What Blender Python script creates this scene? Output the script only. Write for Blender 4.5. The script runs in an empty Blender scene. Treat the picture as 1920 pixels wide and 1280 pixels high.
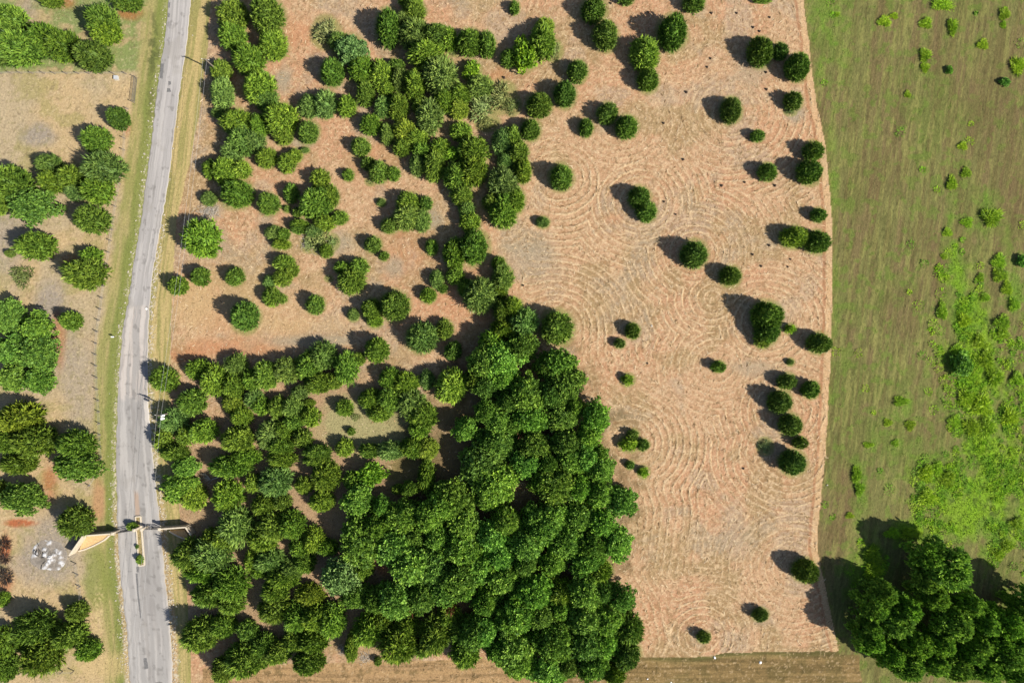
import bpy, math, random
import numpy as np

# ------------------------------------------------------------------ camera, sky, sun, exposure
S = 0.12                      # metres per photo pixel on the ground
H = 153.6                     # flying height of the camera
scene = bpy.context.scene
C = scene.collection
cam_d = bpy.data.cameras.new('camera'); cam_d.sensor_width = 36; cam_d.lens = 24
cam_d.clip_start = 1; cam_d.clip_end = 9000
cam = bpy.data.objects.new('camera', cam_d); C.objects.link(cam)
cam.location = (0, 0, H); cam.rotation_euler = (0, 0, 0); scene.camera = cam

ELEV = math.radians(41.6)
SUN = np.array([0.902, -0.432]); SUN /= np.linalg.norm(SUN)      # horizontal direction towards the sun
sun_d = bpy.data.lights.new('sun', 'SUN'); sun_d.energy = 5.0; sun_d.angle = math.radians(0.53)
sun_d.color = (1.0, 0.94, 0.84)
sun = bpy.data.objects.new('sun', sun_d); C.objects.link(sun)
from mathutils import Vector, Matrix
sv = Vector((SUN[0]*math.cos(ELEV), SUN[1]*math.cos(ELEV), math.sin(ELEV)))
sun.rotation_euler = sv.to_track_quat('Z', 'Y').to_euler(); sun.location = (60, -30, 80)
world = bpy.data.worlds.new('World'); scene.world = world; world.use_nodes = True
nt = world.node_tree; bg = nt.nodes['Background']
sky = nt.nodes.new('ShaderNodeTexSky'); sky.sky_type = 'NISHITA'; sky.sun_disc = False
sky.sun_elevation = ELEV; sky.sun_rotation = math.atan2(SUN[0], SUN[1])
nt.links.new(sky.outputs[0], bg.inputs[0]); bg.inputs[1].default_value = 0.075
scene.view_settings.view_transform = 'Standard'; scene.view_settings.look = 'None'
scene.view_settings.exposure = 0.8; scene.view_settings.gamma = 1.0
scene.cycles.max_bounces = 5; scene.cycles.diffuse_bounces = 3; scene.cycles.transparent_max_bounces = 4

# ------------------------------------------------------------------ helpers
def W(px, py, z=0.0):
    k = S*(H-z)/H
    return ((px-960)*k, (640-py)*k)
def P(px, py, z=0.0):
    x, y = W(px, py, z); return Vector((x, y, z))
def lin(r, g, b, k=1.0):
    f = lambda c: (c/255/12.92 if c/255 <= 0.04045 else ((c/255+0.055)/1.055)**2.4)*k
    return (f(r), f(g), f(b))
ALB = 0.565
def alb(r, g, b): return np.array(lin(r, g, b, ALB))

_lat = {}
def vnoise(x, y, seed):
    if seed not in _lat: _lat[seed] = np.random.RandomState(seed).rand(256, 256).astype(np.float32)
    L = _lat[seed]
    xi = np.floor(x).astype(np.int64); yi = np.floor(y).astype(np.int64)
    fx = (x-xi).astype(np.float32); fy = (y-yi).astype(np.float32)
    fx = fx*fx*(3-2*fx); fy = fy*fy*(3-2*fy)
    x0 = xi & 255; x1 = (xi+1) & 255; y0 = yi & 255; y1 = (yi+1) & 255
    return (L[x0, y0]*(1-fx)+L[x1, y0]*fx)*(1-fy)+(L[x0, y1]*(1-fx)+L[x1, y1]*fx)*fy
def fbm(x, y, s, octv, seed, g=0.55):
    t = np.zeros(x.shape, np.float32); a = 1.0; n = 0.0
    for o in range(octv):
        t += a*vnoise(x/s+o*17.3, y/s+o*9.1, seed+o); n += a; a *= g; s *= 0.5
    return t/n
def sst(a, b, x):
    t = np.clip((x-a)/(b-a), 0, 1); return t*t*(3-2*t)

def mesh_np(name, V, F, mat, smooth=False):
    """V (n,3), F (m,3|4) -> mesh data"""
    me = bpy.data.meshes.new(name)
    V = np.ascontiguousarray(V, np.float32); F = np.ascontiguousarray(F, np.int32)
    k = F.shape[1]
    me.vertices.add(len(V)); me.vertices.foreach_set('co', V.ravel())
    me.loops.add(F.size); me.loops.foreach_set('vertex_index', F.ravel())
    me.polygons.add(len(F)); me.polygons.foreach_set('loop_start', np.arange(0, F.size, k, dtype=np.int32))
    try: me.polygons.foreach_set('loop_total', np.full(len(F), k, np.int32))
    except Exception: pass
    me.polygons.foreach_set('use_smooth', np.full(len(F), smooth, bool))
    me.update(calc_edges=True)
    if mat: me.materials.append(mat)
    return me
def attr_col(me, name, col):
    a = me.attributes.new(name, 'FLOAT_COLOR', 'POINT')
    c = np.ones((len(col), 4), np.float32); c[:, :3] = col; a.data.foreach_set('color', c.ravel())
def attr_f(me, name, v):
    a = me.attributes.new(name, 'FLOAT', 'POINT'); a.data.foreach_set('value', np.ascontiguousarray(v, np.float32))
def link(name, data, parent=None, loc=(0, 0, 0), rot=(0, 0, 0), scale=(1, 1, 1)):
    o = bpy.data.objects.new(name, data); C.objects.link(o)
    if parent: o.parent = parent
    o.location = loc; o.rotation_euler = rot; o.scale = scale
    return o
def tag(o, label, cat, group=None, kind=None):
    o['label'] = label; o['category'] = cat
    if group: o['group'] = group
    if kind: o['kind'] = kind
    return o
class MB:
    """collects boxes, tubes and blobs into one mesh"""
    def __init__(s): s.v = []; s.f = []
    def add(s, vs, fs):
        n = len(s.v); s.v += [tuple(v) for v in vs]; s.f += [tuple(i+n for i in f) for f in fs]
    def box(s, c, size, rz=0.0):
        hx, hy, hz = size[0]/2, size[1]/2, size[2]/2; m = Matrix.Rotation(rz, 3, 'Z')
        vs = [m @ Vector((x*hx, y*hy, z*hz))+Vector(c) for x in (-1, 1) for y in (-1, 1) for z in (-1, 1)]
        s.add(vs, [(0, 1, 3, 2), (4, 6, 7, 5), (0, 4, 5, 1), (2, 3, 7, 6), (0, 2, 6, 4), (1, 5, 7, 3)])
    def tube(s, pts, rads, n=8, cap=True):
        pts = [Vector(p) for p in pts]; rings = []; base = len(s.v)
        for i, p in enumerate(pts):
            d = (pts[min(i+1, len(pts)-1)]-pts[max(i-1, 0)]).normalized()
            u = d.orthogonal().normalized() if abs(d.z) < .95 else d.cross(Vector((0, 1, 0))).normalized()
            w = d.cross(u)
            s.v += [tuple(p+(u*math.cos(2*math.pi*k/n)+w*math.sin(2*math.pi*k/n))*rads[i]) for k in range(n)]
        for i in range(len(pts)-1):
            for k in range(n):
                a = base+i*n+k; b = base+i*n+(k+1) % n
                s.f.append((a, b, b+n, a+n))
        if cap:
            s.f.append(tuple(base+k for k in range(n))[::-1]); s.f.append(tuple(base+(len(pts)-1)*n+k for k in range(n)))
    def rock(s, c, r, rng, flat=0.6):
        t = (1+5**.5)/2
        vs = [(-1, t, 0), (1, t, 0), (-1, -t, 0), (1, -t, 0), (0, -1, t), (0, 1, t), (0, -1, -t), (0, 1, -t), (t, 0, -1), (t, 0, 1), (-t, 0, -1), (-t, 0, 1)]
        fs = [(0, 11, 5), (0, 5, 1), (0, 1, 7), (0, 7, 10), (0, 10, 11), (1, 5, 9), (5, 11, 4), (11, 10, 2), (10, 7, 6), (7, 1, 8), (3, 9, 4), (3, 4, 2), (3, 2, 6), (3, 6, 8), (3, 8, 9), (4, 9, 5), (2, 4, 11), (6, 2, 10), (8, 6, 7), (9, 8, 1)]
        a = rng.uniform(0, 6.28); e = rng.uniform(.7, 1.3); ca, sa = math.cos(a), math.sin(a); out = []
        for v in vs:
            k = r/1.9*rng.uniform(.75, 1.2); x, y, z = v[0]*k*e, v[1]*k/e, v[2]*k*flat
            out.append((c[0]+x*ca-y*sa, c[1]+x*sa+y*ca, c[2]+z+r*flat*.35))
        s.add(out, fs)
    def build(s, name, mat, parent=None, bevel=0, smooth=False, **kw):
        me = bpy.data.meshes.new(name); me.from_pydata(s.v, [], s.f); me.update()
        if mat: me.materials.append(mat)
        if smooth: me.polygons.foreach_set('use_smooth', [True]*len(me.polygons))
        o = link(name, me, parent, **kw)
        if bevel:
            b = o.modifiers.new('bevel', 'BEVEL'); b.width = bevel; b.segments = 2
        return o

# ------------------------------------------------------------------ materials
def new_mat(name):
    m = bpy.data.materials.new(name); m.use_nodes = True
    n = m.node_tree.nodes; p = n['Principled BSDF']; return m, m.node_tree, p
def N(nt, typ, **kw):
    n = nt.nodes.new(typ)
    for k, v in kw.items():
        if hasattr(n, k): setattr(n, k, v)
        else: n.inputs[k].default_value = v
    return n
def math_n(nt, op, a, b=None):
    n = nt.nodes.new('ShaderNodeMath'); n.operation = op
    for i, v in enumerate((a, b)):
        if v is None: continue
        if isinstance(v, (int, float)): n.inputs[i].default_value = v
        else: nt.links.new(v, n.inputs[i])
    return n.outputs[0]
def mat_ground(name, fine=3.2, amp=0.5, bump=0.5, bdist=0.12, rough=0.95, spec=0.1, stretch=(1, 1, 1)):
    """vertex-tinted soil/grass/road with fine noise in colour and relief"""
    m, nt, p = new_mat(name)
    a = N(nt, 'ShaderNodeAttribute', attribute_name='tint')
    g = N(nt, 'ShaderNodeNewGeometry')
    mp = N(nt, 'ShaderNodeMapping'); mp.inputs['Scale'].default_value = stretch
    nt.links.new(g.outputs['Position'], mp.inputs['Vector'])
    n1 = N(nt, 'ShaderNodeTexNoise', Scale=fine, Detail=4.0, Roughness=0.7)
    n2 = N(nt, 'ShaderNodeTexNoise', Scale=fine*3.1, Detail=3.0, Roughness=0.7)
    for n in (n1, n2): nt.links.new(mp.outputs[0], n.inputs['Vector'])
    s = math_n(nt, 'ADD', n1.outputs[0], n2.outputs[0])
    k = math_n(nt, 'ADD', math_n(nt, 'MULTIPLY', math_n(nt, 'SUBTRACT', s, 1.0), amp*2.4), 1.0)
    mul = N(nt, 'ShaderNodeMix', data_type='RGBA', blend_type='MULTIPLY'); mul.inputs[0].default_value = 1
    cmb = N(nt, 'ShaderNodeCombineColor')
    for i in range(3): nt.links.new(k, cmb.inputs[i])
    nt.links.new(a.outputs['Color'], mul.inputs[6]); nt.links.new(cmb.outputs[0], mul.inputs[7])
    nt.links.new(mul.outputs[2], p.inputs['Base Color'])
    b = N(nt, 'ShaderNodeBump', Strength=bump, Distance=bdist)
    nt.links.new(s, b.inputs['Height']); nt.links.new(b.outputs[0], p.inputs['Normal'])
    p.inputs['Roughness'].default_value = rough; p.inputs['Specular IOR Level'].default_value = spec
    return m
def mat_plain(name, col, var=0.25, scale=6.0, rough=0.85, bump=0.3, spec=0.2, metal=0.0):
    m, nt, p = new_mat(name)
    g = N(nt, 'ShaderNodeNewGeometry')
    n1 = N(nt, 'ShaderNodeTexNoise', Scale=scale, Detail=4.0, Roughness=0.65)
    nt.links.new(g.outputs['Position'], n1.inputs['Vector'])
    r = N(nt, 'ShaderNodeValToRGB'); c = np.array(col)
    r.color_ramp.elements[0].position = .3; r.color_ramp.elements[1].position = .7
    r.color_ramp.elements[0].color = (*np.clip(c*(1-var), 0, 1), 1); r.color_ramp.elements[1].color = (*np.clip(c*(1+var), 0, 1), 1)
    nt.links.new(n1.outputs[0], r.inputs[0]); nt.links.new(r.outputs[0], p.inputs['Base Color'])
    b = N(nt, 'ShaderNodeBump', Strength=bump, Distance=0.03)
    nt.links.new(n1.outputs[0], b.inputs['Height']); nt.links.new(b.outputs[0], p.inputs['Normal'])
    p.inputs['Roughness'].default_value = rough; p.inputs['Specular IOR Level'].default_value = spec
    p.inputs['Metallic'].default_value = metal
    return m
def mat_foliage(name, var=0.55, trans=0.22):
    """object colour varied leaf by leaf through the 'tone' attribute"""
    m, nt, p = new_mat(name)
    oi = N(nt, 'ShaderNodeObjectInfo'); a = N(nt, 'ShaderNodeAttribute', attribute_name='tone')
    k = math_n(nt, 'ADD', math_n(nt, 'MULTIPLY', a.outputs['Fac'], var*2), 1-var)
    hs = N(nt, 'ShaderNodeHueSaturation')
    nt.links.new(oi.outputs['Color'], hs.inputs['Color']); nt.links.new(k, hs.inputs['Value'])
    hu = math_n(nt, 'ADD', math_n(nt, 'MULTIPLY', a.outputs['Fac'], -0.035), 0.511)
    nt.links.new(hu, hs.inputs['Hue'])
    nt.links.new(hs.outputs[0], p.inputs['Base Color'])
    p.inputs['Roughness'].default_value = 0.55; p.inputs['Specular IOR Level'].default_value = 0.22
    tr = N(nt, 'ShaderNodeBsdfTranslucent'); nt.links.new(hs.outputs[0], tr.inputs['Color'])
    mx = N(nt, 'ShaderNodeMixShader'); mx.inputs[0].default_value = trans
    out = nt.nodes['Material Output']
    nt.links.new(p.outputs[0], mx.inputs[1]); nt.links.new(tr.outputs[0], mx.inputs[2]); nt.links.new(mx.outputs[0], out.inputs[0])
    return m
M_field = mat_ground('mown_straw', fine=3.4, amp=0.55, bump=0.55, bdist=0.16)
M_dirt = mat_ground('dry_soil_and_grass', fine=2.2, amp=0.4, bump=0.5, bdist=0.12)
M_meadow = mat_ground('meadow_grass', fine=2.4, amp=0.5, bump=0.7, bdist=0.2, stretch=(1.3, .6, 1))
M_road = mat_ground('worn_asphalt', fine=5.0, amp=0.12, bump=0.15, bdist=0.02, rough=.9, spec=.15)
M_needle = mat_foliage('cedar_foliage', .62, .2)
M_leaf = mat_foliage('leaf_foliage', .58, .26)
M_bark = mat_plain('bark', (.09, .065, .045), .35, 8)
M_wood = mat_plain('weathered_wood', (.17, .14, .11), .3, 9)
M_stone = mat_plain('limestone', (.40, .34, .26), .35, 3.5, bump=.5)
M_cap = mat_plain('limestone_cap', (.46, .40, .31), .2, 4)
M_soil = mat_plain('planter_soil', (.46, .31, .15), .25, 3)
M_iron = mat_plain('black_iron', (.03, .03, .032), .2, 8, .5, .1, .5, .6)
M_steel = mat_plain('rusty_steel', (.16, .14, .12), .3, 8, .6, .2, .4, .4)
M_white = mat_plain('white_paint', (.75, .75, .73), .08, 5, .6)
M_grey = mat_plain('pale_grey_metal', (.36, .37, .38), .1, 5, .5, .1, .4)
M_wire = mat_plain('cable', (.3, .3, .3), .1, 5, .5)
M_tar = mat_plain('dark_tar', (.11, .105, .10), .25, 2.5, .9)
M_rock = mat_plain('pale_rock', (.36, .32, .26), .35, 5)
M_dark = mat_plain('dark_stump_wood', (.045, .03, .022), .4, 6)
M_twig = mat_plain('dry_grey_twigs', (.36, .33, .29), .3, 6)

# ------------------------------------------------------------------ the trees, read off the photograph tile by tile (3x zoom: x y rx ry kind)
T_ = []
def tile(ox, oy, txt):
    for ln in txt.replace('\n', ';').split(';'):
        q = ln.split()
        if len(q) < 5: continue
        x, y, rx, ry = [float(v) for v in q[:4]]
        T_.append([ox+x/3, oy+y/3, rx/3, ry/3, q[4]])
tile(0, 0, '''290 5 60 35 J;720 10 80 50 L;580 125 85 85 L;605 185 75 70 Y;60 115 90 80 L;130 275 125 90 L;265 225 80 85 L;365 265 85 85 L;525 320 100 85 J;15 290 60 80 O
670 665 62 65 J;545 785 80 70 L;595 945 105 85 O;280 925 68 55 O;300 1025 72 65 L;410 1000 78 65 L;550 1070 85 75 L;430 1080 50 50 O;525 1235 90 78 L
160 1150 135 98 B;60 1030 120 90 L;0 1120 50 85 L
1315 90 80 80 L;1310 205 75 78 L;1400 340 85 80 L;1245 400 55 55 L;1255 530 58 80 O;1225 635 34 25 O;1335 685 85 68 L;1360 790 75 80 O;1310 865 58 52 O
1190 955 45 50 L;1270 965 65 75 L;1360 960 50 45 L;1335 1095 92 80 J;1175 1120 40 38 O''')
tile(480, 0, '''65 85 95 100 J;100 255 75 75 L;20 495 85 85 L;60 570 62 52 O;150 670 90 85 L;155 770 45 45 L;295 745 58 62 J;20 710 52 62 L;-5 800 55 60 O
60 890 55 55 L;175 920 48 50 L;220 875 38 35 L;275 845 22 14 O
395 185 75 88 P;470 240 55 50 O;525 275 88 78 T;560 330 55 45 L;430 410 68 75 J;300 600 55 60 O;390 585 60 75 O;515 600 50 55 L
745 160 70 108 J;890 190 80 80 O;890 60 60 60 L;870 10 60 32 L;830 120 40 50 O
1020 205 85 68 J;1085 230 48 58 L;960 310 98 80 L;1200 240 75 75 J;1300 255 46 68 J;1112 285 36 28 P
600 400 72 68 L;705 430 62 80 Y;790 370 45 36 J;810 450 48 60 O;895 480 58 85 L;620 525 48 68 L;715 605 46 60 O;805 605 58 75 L;735 505 45 45 L
1040 430 82 108 O;1215 400 52 58 G;1260 490 70 60 O;1060 565 65 65 L;1150 540 58 60 L;1140 615 58 55 Y;975 655 72 90 O;930 600 50 45 L
650 700 55 55 L;740 755 38 58 O;845 735 68 64 Y;905 780 65 58 Y;820 830 45 48 L;1150 740 58 48 L
1270 590 92 100 P;1375 545 80 90 P;1300 690 65 45 P;1440 590 45 55 P
590 830 48 52 J;520 985 28 30 J;695 970 55 55 J;775 980 33 35 J;630 922 35 33 J;645 1022 25 17 P
910 930 40 58 O;1005 940 58 80 L;930 845 45 48 L;1040 830 50 48 L;1110 870 58 48 G;1220 850 85 78 L;1130 1000 72 80 L;1220 960 82 88 L;1160 1100 58 58 L;1185 1180 42 55 O;1205 1250 55 50 L
1390 800 58 70 O;1440 780 50 65 L;1410 905 48 45 O;1470 860 60 65 L;1500 960 50 70 L;1390 1030 80 80 O;1330 1140 50 50 L;1400 1130 62 60 L;1385 1205 75 75 L;1460 1130 50 70 L
360 1015 48 55 L;340 1140 85 92 L;420 1110 42 60 L;200 1090 40 50 L;70 1150 58 60 L;470 1225 45 34 L;240 1195 30 24 J;390 1250 58 42 L;245 1270 48 34 L;175 1175 18 18 O
860 1140 62 55 L;850 1220 72 72 O;935 1240 42 60 O;955 1145 33 35 J;755 1268 48 42 J;705 1140 22 20 O''')
tile(960, 0, '''15 45 25 35 J;460 60 70 70 J;525 205 70 84 J;640 5 38 22 J;1020 20 58 46 J;900 185 80 102 J;1410 3 45 14 J
70 310 75 92 G;170 235 75 90 L;185 150 50 42 Y;235 285 48 55 P;-15 330 45 45 L
370 405 54 60 J;295 535 65 74 J;155 590 72 70 J;105 730 54 62 J;535 640 55 56 J;645 715 64 66 J;415 720 38 47 J;745 310 80 88 Y;765 455 60 64 J
1230 625 58 74 J;1380 765 34 29 J;275 1000 65 76 J;715 1115 62 66 J;755 1190 56 54 J;175 1250 34 28 O''')
tile(1440, 0, '''-45 295 70 84 J;70 290 38 47 J;165 380 70 78 J;140 570 50 48 J;125 625 30 22 P;255 850 55 52 J;235 970 72 70 J;-5 968 50 48 J;285 1210 42 39 J
980 20 60 45 S;655 120 40 34 S;710 90 28 20 S;1040 150 30 54 S;890 130 38 36 S;885 310 36 44 S;885 380 28 30 S;1020 395 22 27 V;785 530 20 24 S;1210 250 34 33 S;1330 462 32 25 V;1410 370 46 56 S;1330 80 34 38 S;1035 1030 32 46 S;1095 820 30 26 S;1115 970 30 33 S;1260 1220 66 56 S;1120 1250 38 32 S;390 80 16 15 S;1325 140 18 24 S''')
tile(0, 427, '''205 100 105 72 L;60 145 30 20 O;120 270 78 76 W;480 265 112 88 L;515 160 55 45 L;405 525 60 55 L
30 500 80 108 B;190 565 92 88 B;200 700 108 105 B;60 690 98 90 B;210 850 88 76 B;60 845 88 78 B;120 1070 128 92 Y;200 1190 115 88 L;60 1190 90 86 L;440 1215 105 72 L
1135 65 98 104 L;1200 150 17 16 J;1003 325 52 52 J;1130 275 52 52 J;1325 275 50 48 J;1380 500 80 84 J
930 855 70 66 L;1120 795 65 55 L;1090 975 74 68 L;1210 860 68 88 L;1330 770 58 56 O;1320 885 58 68 L;1420 860 42 58 L;980 1080 74 64 O;1150 1140 74 68 L;1050 1165 48 55 L;1310 985 58 56 Y;1360 1062 55 55 L;1340 1185 86 76 L;985 1262 78 48 L;925 1190 46 58 L;1430 960 50 50 O''')
tile(480, 427, '''100 30 44 38 O;155 40 34 34 L;145 95 47 27 L;245 5 48 28 J;350 70 75 70 P;395 130 37 36 L;300 90 40 45 P;430 80 35 40 P;330 20 45 35 O
660 95 44 44 J;720 160 25 23 J;160 200 54 44 L;200 240 38 38 L;150 282 48 46 L;80 305 34 34 O;90 390 48 50 L;150 400 24 24 J
335 435 50 50 J;550 490 30 33 O;490 225 48 34 L;540 300 72 70 L;580 222 50 48 L;410 285 20 14 P;650 465 54 60 L;780 440 84 88 J;670 525 40 34 L;935 620 84 82 O;1060 570 43 53 L;1110 690 48 53 J;990 110 31 41 L;970 380 40 41 L;1020 290 37 50 O;1052 342 25 22 J
1230 110 82 102 J;1120 150 62 90 L;1120 270 48 46 L;1365 200 38 36 J;1385 280 54 76 O;1260 380 88 92 O;1180 340 40 50 L;1370 360 40 50 L
680 690 74 76 J;380 720 68 76 O;300 780 68 76 L;180 800 72 68 O;60 830 68 78 L;510 790 62 86 L;360 875 76 56 L;440 860 46 42 L;250 925 44 38 O;575 740 36 36 L
750 845 56 56 L;840 880 68 66 Y;640 960 58 56 L;760 960 68 66 L;700 1042 66 46 L;875 990 76 76 O;965 855 40 48 O;1100 885 86 96 Y;940 1055 76 74 L;920 1130 55 52 L;500 1012 44 46 L;560 1065 33 26 P;310 1065 52 50 L;300 985 33 20 L;210 1010 58 55 O;215 1090 55 44 L;125 1010 42 62 L;30 1000 48 48 L
160 1130 56 46 L;80 1160 66 74 O;265 1185 48 52 L;140 1225 74 54 L;350 1262 74 46 L;500 1235 44 48 L;535 1145 22 20 J;640 1255 58 38 L;760 1250 74 46 O;880 1235 66 56 L;965 1240 58 56 Y
1380 470 46 66 L;1390 570 66 56 Y;1330 640 70 64 L;1290 745 80 78 B;1400 745 95 90 B;1230 850 60 60 L;1320 850 85 80 B;1420 850 90 88 B;1240 1045 86 86 B;1330 1110 96 96 B;1400 1000 90 88 B;1190 1155 76 76 B;1330 1225 90 76 B;1300 950 80 80 B''')
tile(960, 427, '''65 530 80 84 O;250 560 94 98 J;0 450 66 56 L;60 690 96 86 B;270 770 88 78 B;150 790 88 86 B;330 870 86 90 B;220 890 88 86 B;90 930 88 86 B;470 1060 94 104 B;370 1010 70 76 B;250 1040 88 78 B;130 1070 88 78 B;430 1190 74 68 B;300 1180 88 76 B;120 1210 88 78 B;500 1280 50 40 B;170 1040 30 28 R;45 1165 26 22 R;10 1080 80 80 B
675 580 40 42 J;605 650 27 24 J;650 855 36 33 G;1160 780 38 29 J;1025 150 77 79 J;1225 270 59 56 J;680 1165 30 26 J;735 1220 32 29 J;655 1215 54 42 G
1430 500 88 88 J;1432 580 70 75 J;1410 625 45 48 Y;1425 1230 40 44 P''')
tile(1440, 427, '''275 80 74 64 J;145 52 75 58 Y;125 570 34 26 G;290 650 71 57 J;125 755 18 16 O;105 865 50 44 J;240 910 51 46 J;65 980 68 68 J;125 1110 65 64 J;180 1207 38 31 J;140 1318 75 72 J
1010 25 30 28 S;990 160 20 18 S;1300 190 44 46 S;1305 265 46 44 S;1195 280 24 28 S;1345 340 34 44 S;1385 430 34 44 S;1425 185 26 44 V;1220 390 28 28 S;980 470 32 56 S;1320 530 50 46 S;1320 595 44 40 S;1110 520 44 40 S;1190 640 42 46 S;1230 740 50 60 S;1090 770 62 68 V;1060 690 34 40 S;1280 840 50 56 S;750 975 48 30 S;675 1095 28 23 S;800 1110 33 32 S;565 1220 34 18 S;715 1210 24 22 S;1360 1060 52 56 S;1200 1000 66 66 S;1120 960 50 55 S;1400 850 40 46 S;1240 1120 50 60 S;1150 1120 55 50 S;1050 1090 40 40 S''')
tile(0, 853, '''115 45 98 60 L;420 70 138 86 B;110 250 128 84 B;0 200 34 60 L;430 370 92 82 L;12 505 44 46 D;18 585 44 36 D;22 690 48 56 D;20 810 32 38 L;210 960 118 86 L;440 880 56 56 L;400 1010 88 76 L;240 1120 108 100 L;500 1095 66 60 L;15 1060 56 92 L;40 1190 66 76 L;160 1040 60 60 L
1030 70 70 64 B;1000 190 105 80 B;1090 230 68 78 Y;1280 230 78 86 L;1300 60 106 56 L;1390 10 76 46 L;1425 150 38 48 L;1330 400 88 96 O;1270 470 70 70 L;1080 560 92 86 L;1200 560 100 92 O;1150 655 98 58 L;1300 720 98 86 L;1180 780 88 66 L;1310 835 68 56 L;1130 1000 102 86 L;1260 960 70 60 L;1370 1140 104 96 L;1260 1200 66 70 L;1400 980 56 56 J;1425 590 40 58 L;1200 470 60 60 L''')
tile(480, 853, '''110 150 82 78 O;150 20 76 46 L;270 170 48 44 L;395 115 74 82 L;350 30 76 38 L;370 255 66 56 L;40 285 66 56 L;150 265 48 46 L;640 110 92 72 G;545 140 46 46 L;800 190 36 26 L;960 115 46 86 L;100 400 84 76 L;200 390 76 76 L;40 470 76 66 L;330 480 56 76 Y;250 520 56 50 L;400 515 56 46 L;280 605 56 56 L;80 590 76 56 O;150 685 86 56 L;110 750 76 66 L;30 640 48 46 L;300 780 76 56 Y;110 860 86 76 L;230 905 76 76 L;340 905 86 76 L;430 930 76 86 L;320 1045 86 56 L;220 1040 74 56 L;120 1105 76 66 L;300 1160 96 72 J;40 1060 66 66 L;20 1150 60 50 L;200 640 60 50 O
600 285 78 78 B;705 290 70 78 B;560 480 106 112 B;650 380 66 56 B;840 325 112 92 B;980 330 96 96 B;770 490 104 96 B;900 480 100 96 B;470 700 112 108 T;600 640 66 56 L;550 810 84 76 B;670 790 86 86 B;770 830 92 86 B;930 830 88 86 B;870 650 104 96 B;1000 640 96 96 B;1140 680 104 96 B;1130 560 96 96 B;1040 500 80 80 B;640 980 86 96 L;700 930 66 66 L;800 1060 100 108 L;850 960 66 64 L;1010 1010 86 102 L;940 1080 50 50 L;1080 900 66 64 L;540 1080 34 84 L;685 1158 20 22 J;1180 1100 76 84 L;1150 960 76 66 L;1270 880 96 86 B;1250 1000 70 70 B;1330 1010 76 76 B;1400 1100 84 92 B;1400 930 80 78 B;1180 400 96 100 B;1120 190 86 86 B;1250 110 96 96 B;1370 170 96 96 B;1080 300 80 80 B;1290 290 90 90 B;1290 450 90 88 B;1390 400 90 90 B;1390 560 90 90 B;1270 620 86 86 B;1400 700 88 86 B;1300 770 86 86 B;860 200 50 40 B;1190 800 70 70 B;1040 770 80 80 B;860 880 36 26 R;1090 880 26 24 R''')
tile(960, 853, '''60 40 96 86 B;190 60 88 78 B;320 60 88 78 B;500 90 86 86 B;420 30 70 70 B;620 270 78 78 B;500 220 86 78 B;360 190 92 86 B;210 180 92 86 B;90 180 88 86 B;590 510 82 92 B;500 400 86 86 B;370 350 92 86 B;230 330 92 92 B;100 330 92 92 B;450 520 86 78 B;310 490 92 88 B;180 470 88 84 B;60 480 88 86 B;490 650 68 66 Y;370 640 86 78 B;240 620 86 78 B;110 620 90 86 B;620 810 76 74 B;520 780 78 68 B;400 780 88 86 B;270 760 86 76 Y;140 770 90 86 B;20 770 86 86 B;660 970 82 86 L;530 930 86 86 B;410 930 88 86 B;290 910 92 88 B;150 910 90 88 B;30 910 88 86 B;640 1110 86 92 J;520 1080 86 86 B;390 1080 90 86 B;260 1060 92 88 B;130 1050 90 90 B;10 1060 88 88 B;570 1220 68 58 L;450 1200 86 80 B;310 1200 90 86 B;170 1200 90 86 B;40 1200 90 86 B
740 95 31 31 G;665 55 22 20 J;1395 895 42 34 J;1078 1020 34 29 J''')
tile(1440, 853, '''140 -15 2 2 X;210 645 74 68 J;1010 640 150 130 H;890 570 100 80 H;700 930 122 104 H;570 1040 92 76 H;770 860 80 76 H;1040 950 118 104 H;830 1060 98 86 H;780 1180 112 86 H;1220 940 78 86 H;1345 950 94 94 H;1340 1120 122 104 H;1050 1190 98 78 H;1210 1200 104 84 H;1430 1040 86 86 H;590 860 90 90 H;930 800 90 80 H;960 1050 90 80 H;1180 1060 80 70 H;640 780 80 70 H;560 960 70 70 H;880 720 80 70 H;1130 840 80 70 H;920 1160 90 80 H;1290 1060 90 80 H;1470 800 90 80 H;1500 900 90 90 H;1530 1080 90 90 H;1400 860 60 60 H;690 1130 80 70 H;1130 1120 80 70 H;1380 1220 90 80 H
590 560 52 56 S;590 650 56 52 S;500 110 32 50 S;515 190 30 44 S;460 340 26 20 S;890 105 44 56 S;1400 385 44 38 S;1350 510 42 38 S;1300 560 36 40 S;950 80 40 50 S;800 440 60 36 S;700 440 50 34 S;1010 130 50 50 S;900 240 60 50 S''')
T_ = [t for t in T_ if t[4] != 'X']
T_ += [[248, 986, 9, 7, 'L'], [262.5, 1048.5, 6, 8, 'L'], [257.5, 1024, 2.6, 4, 'J']]

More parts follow.
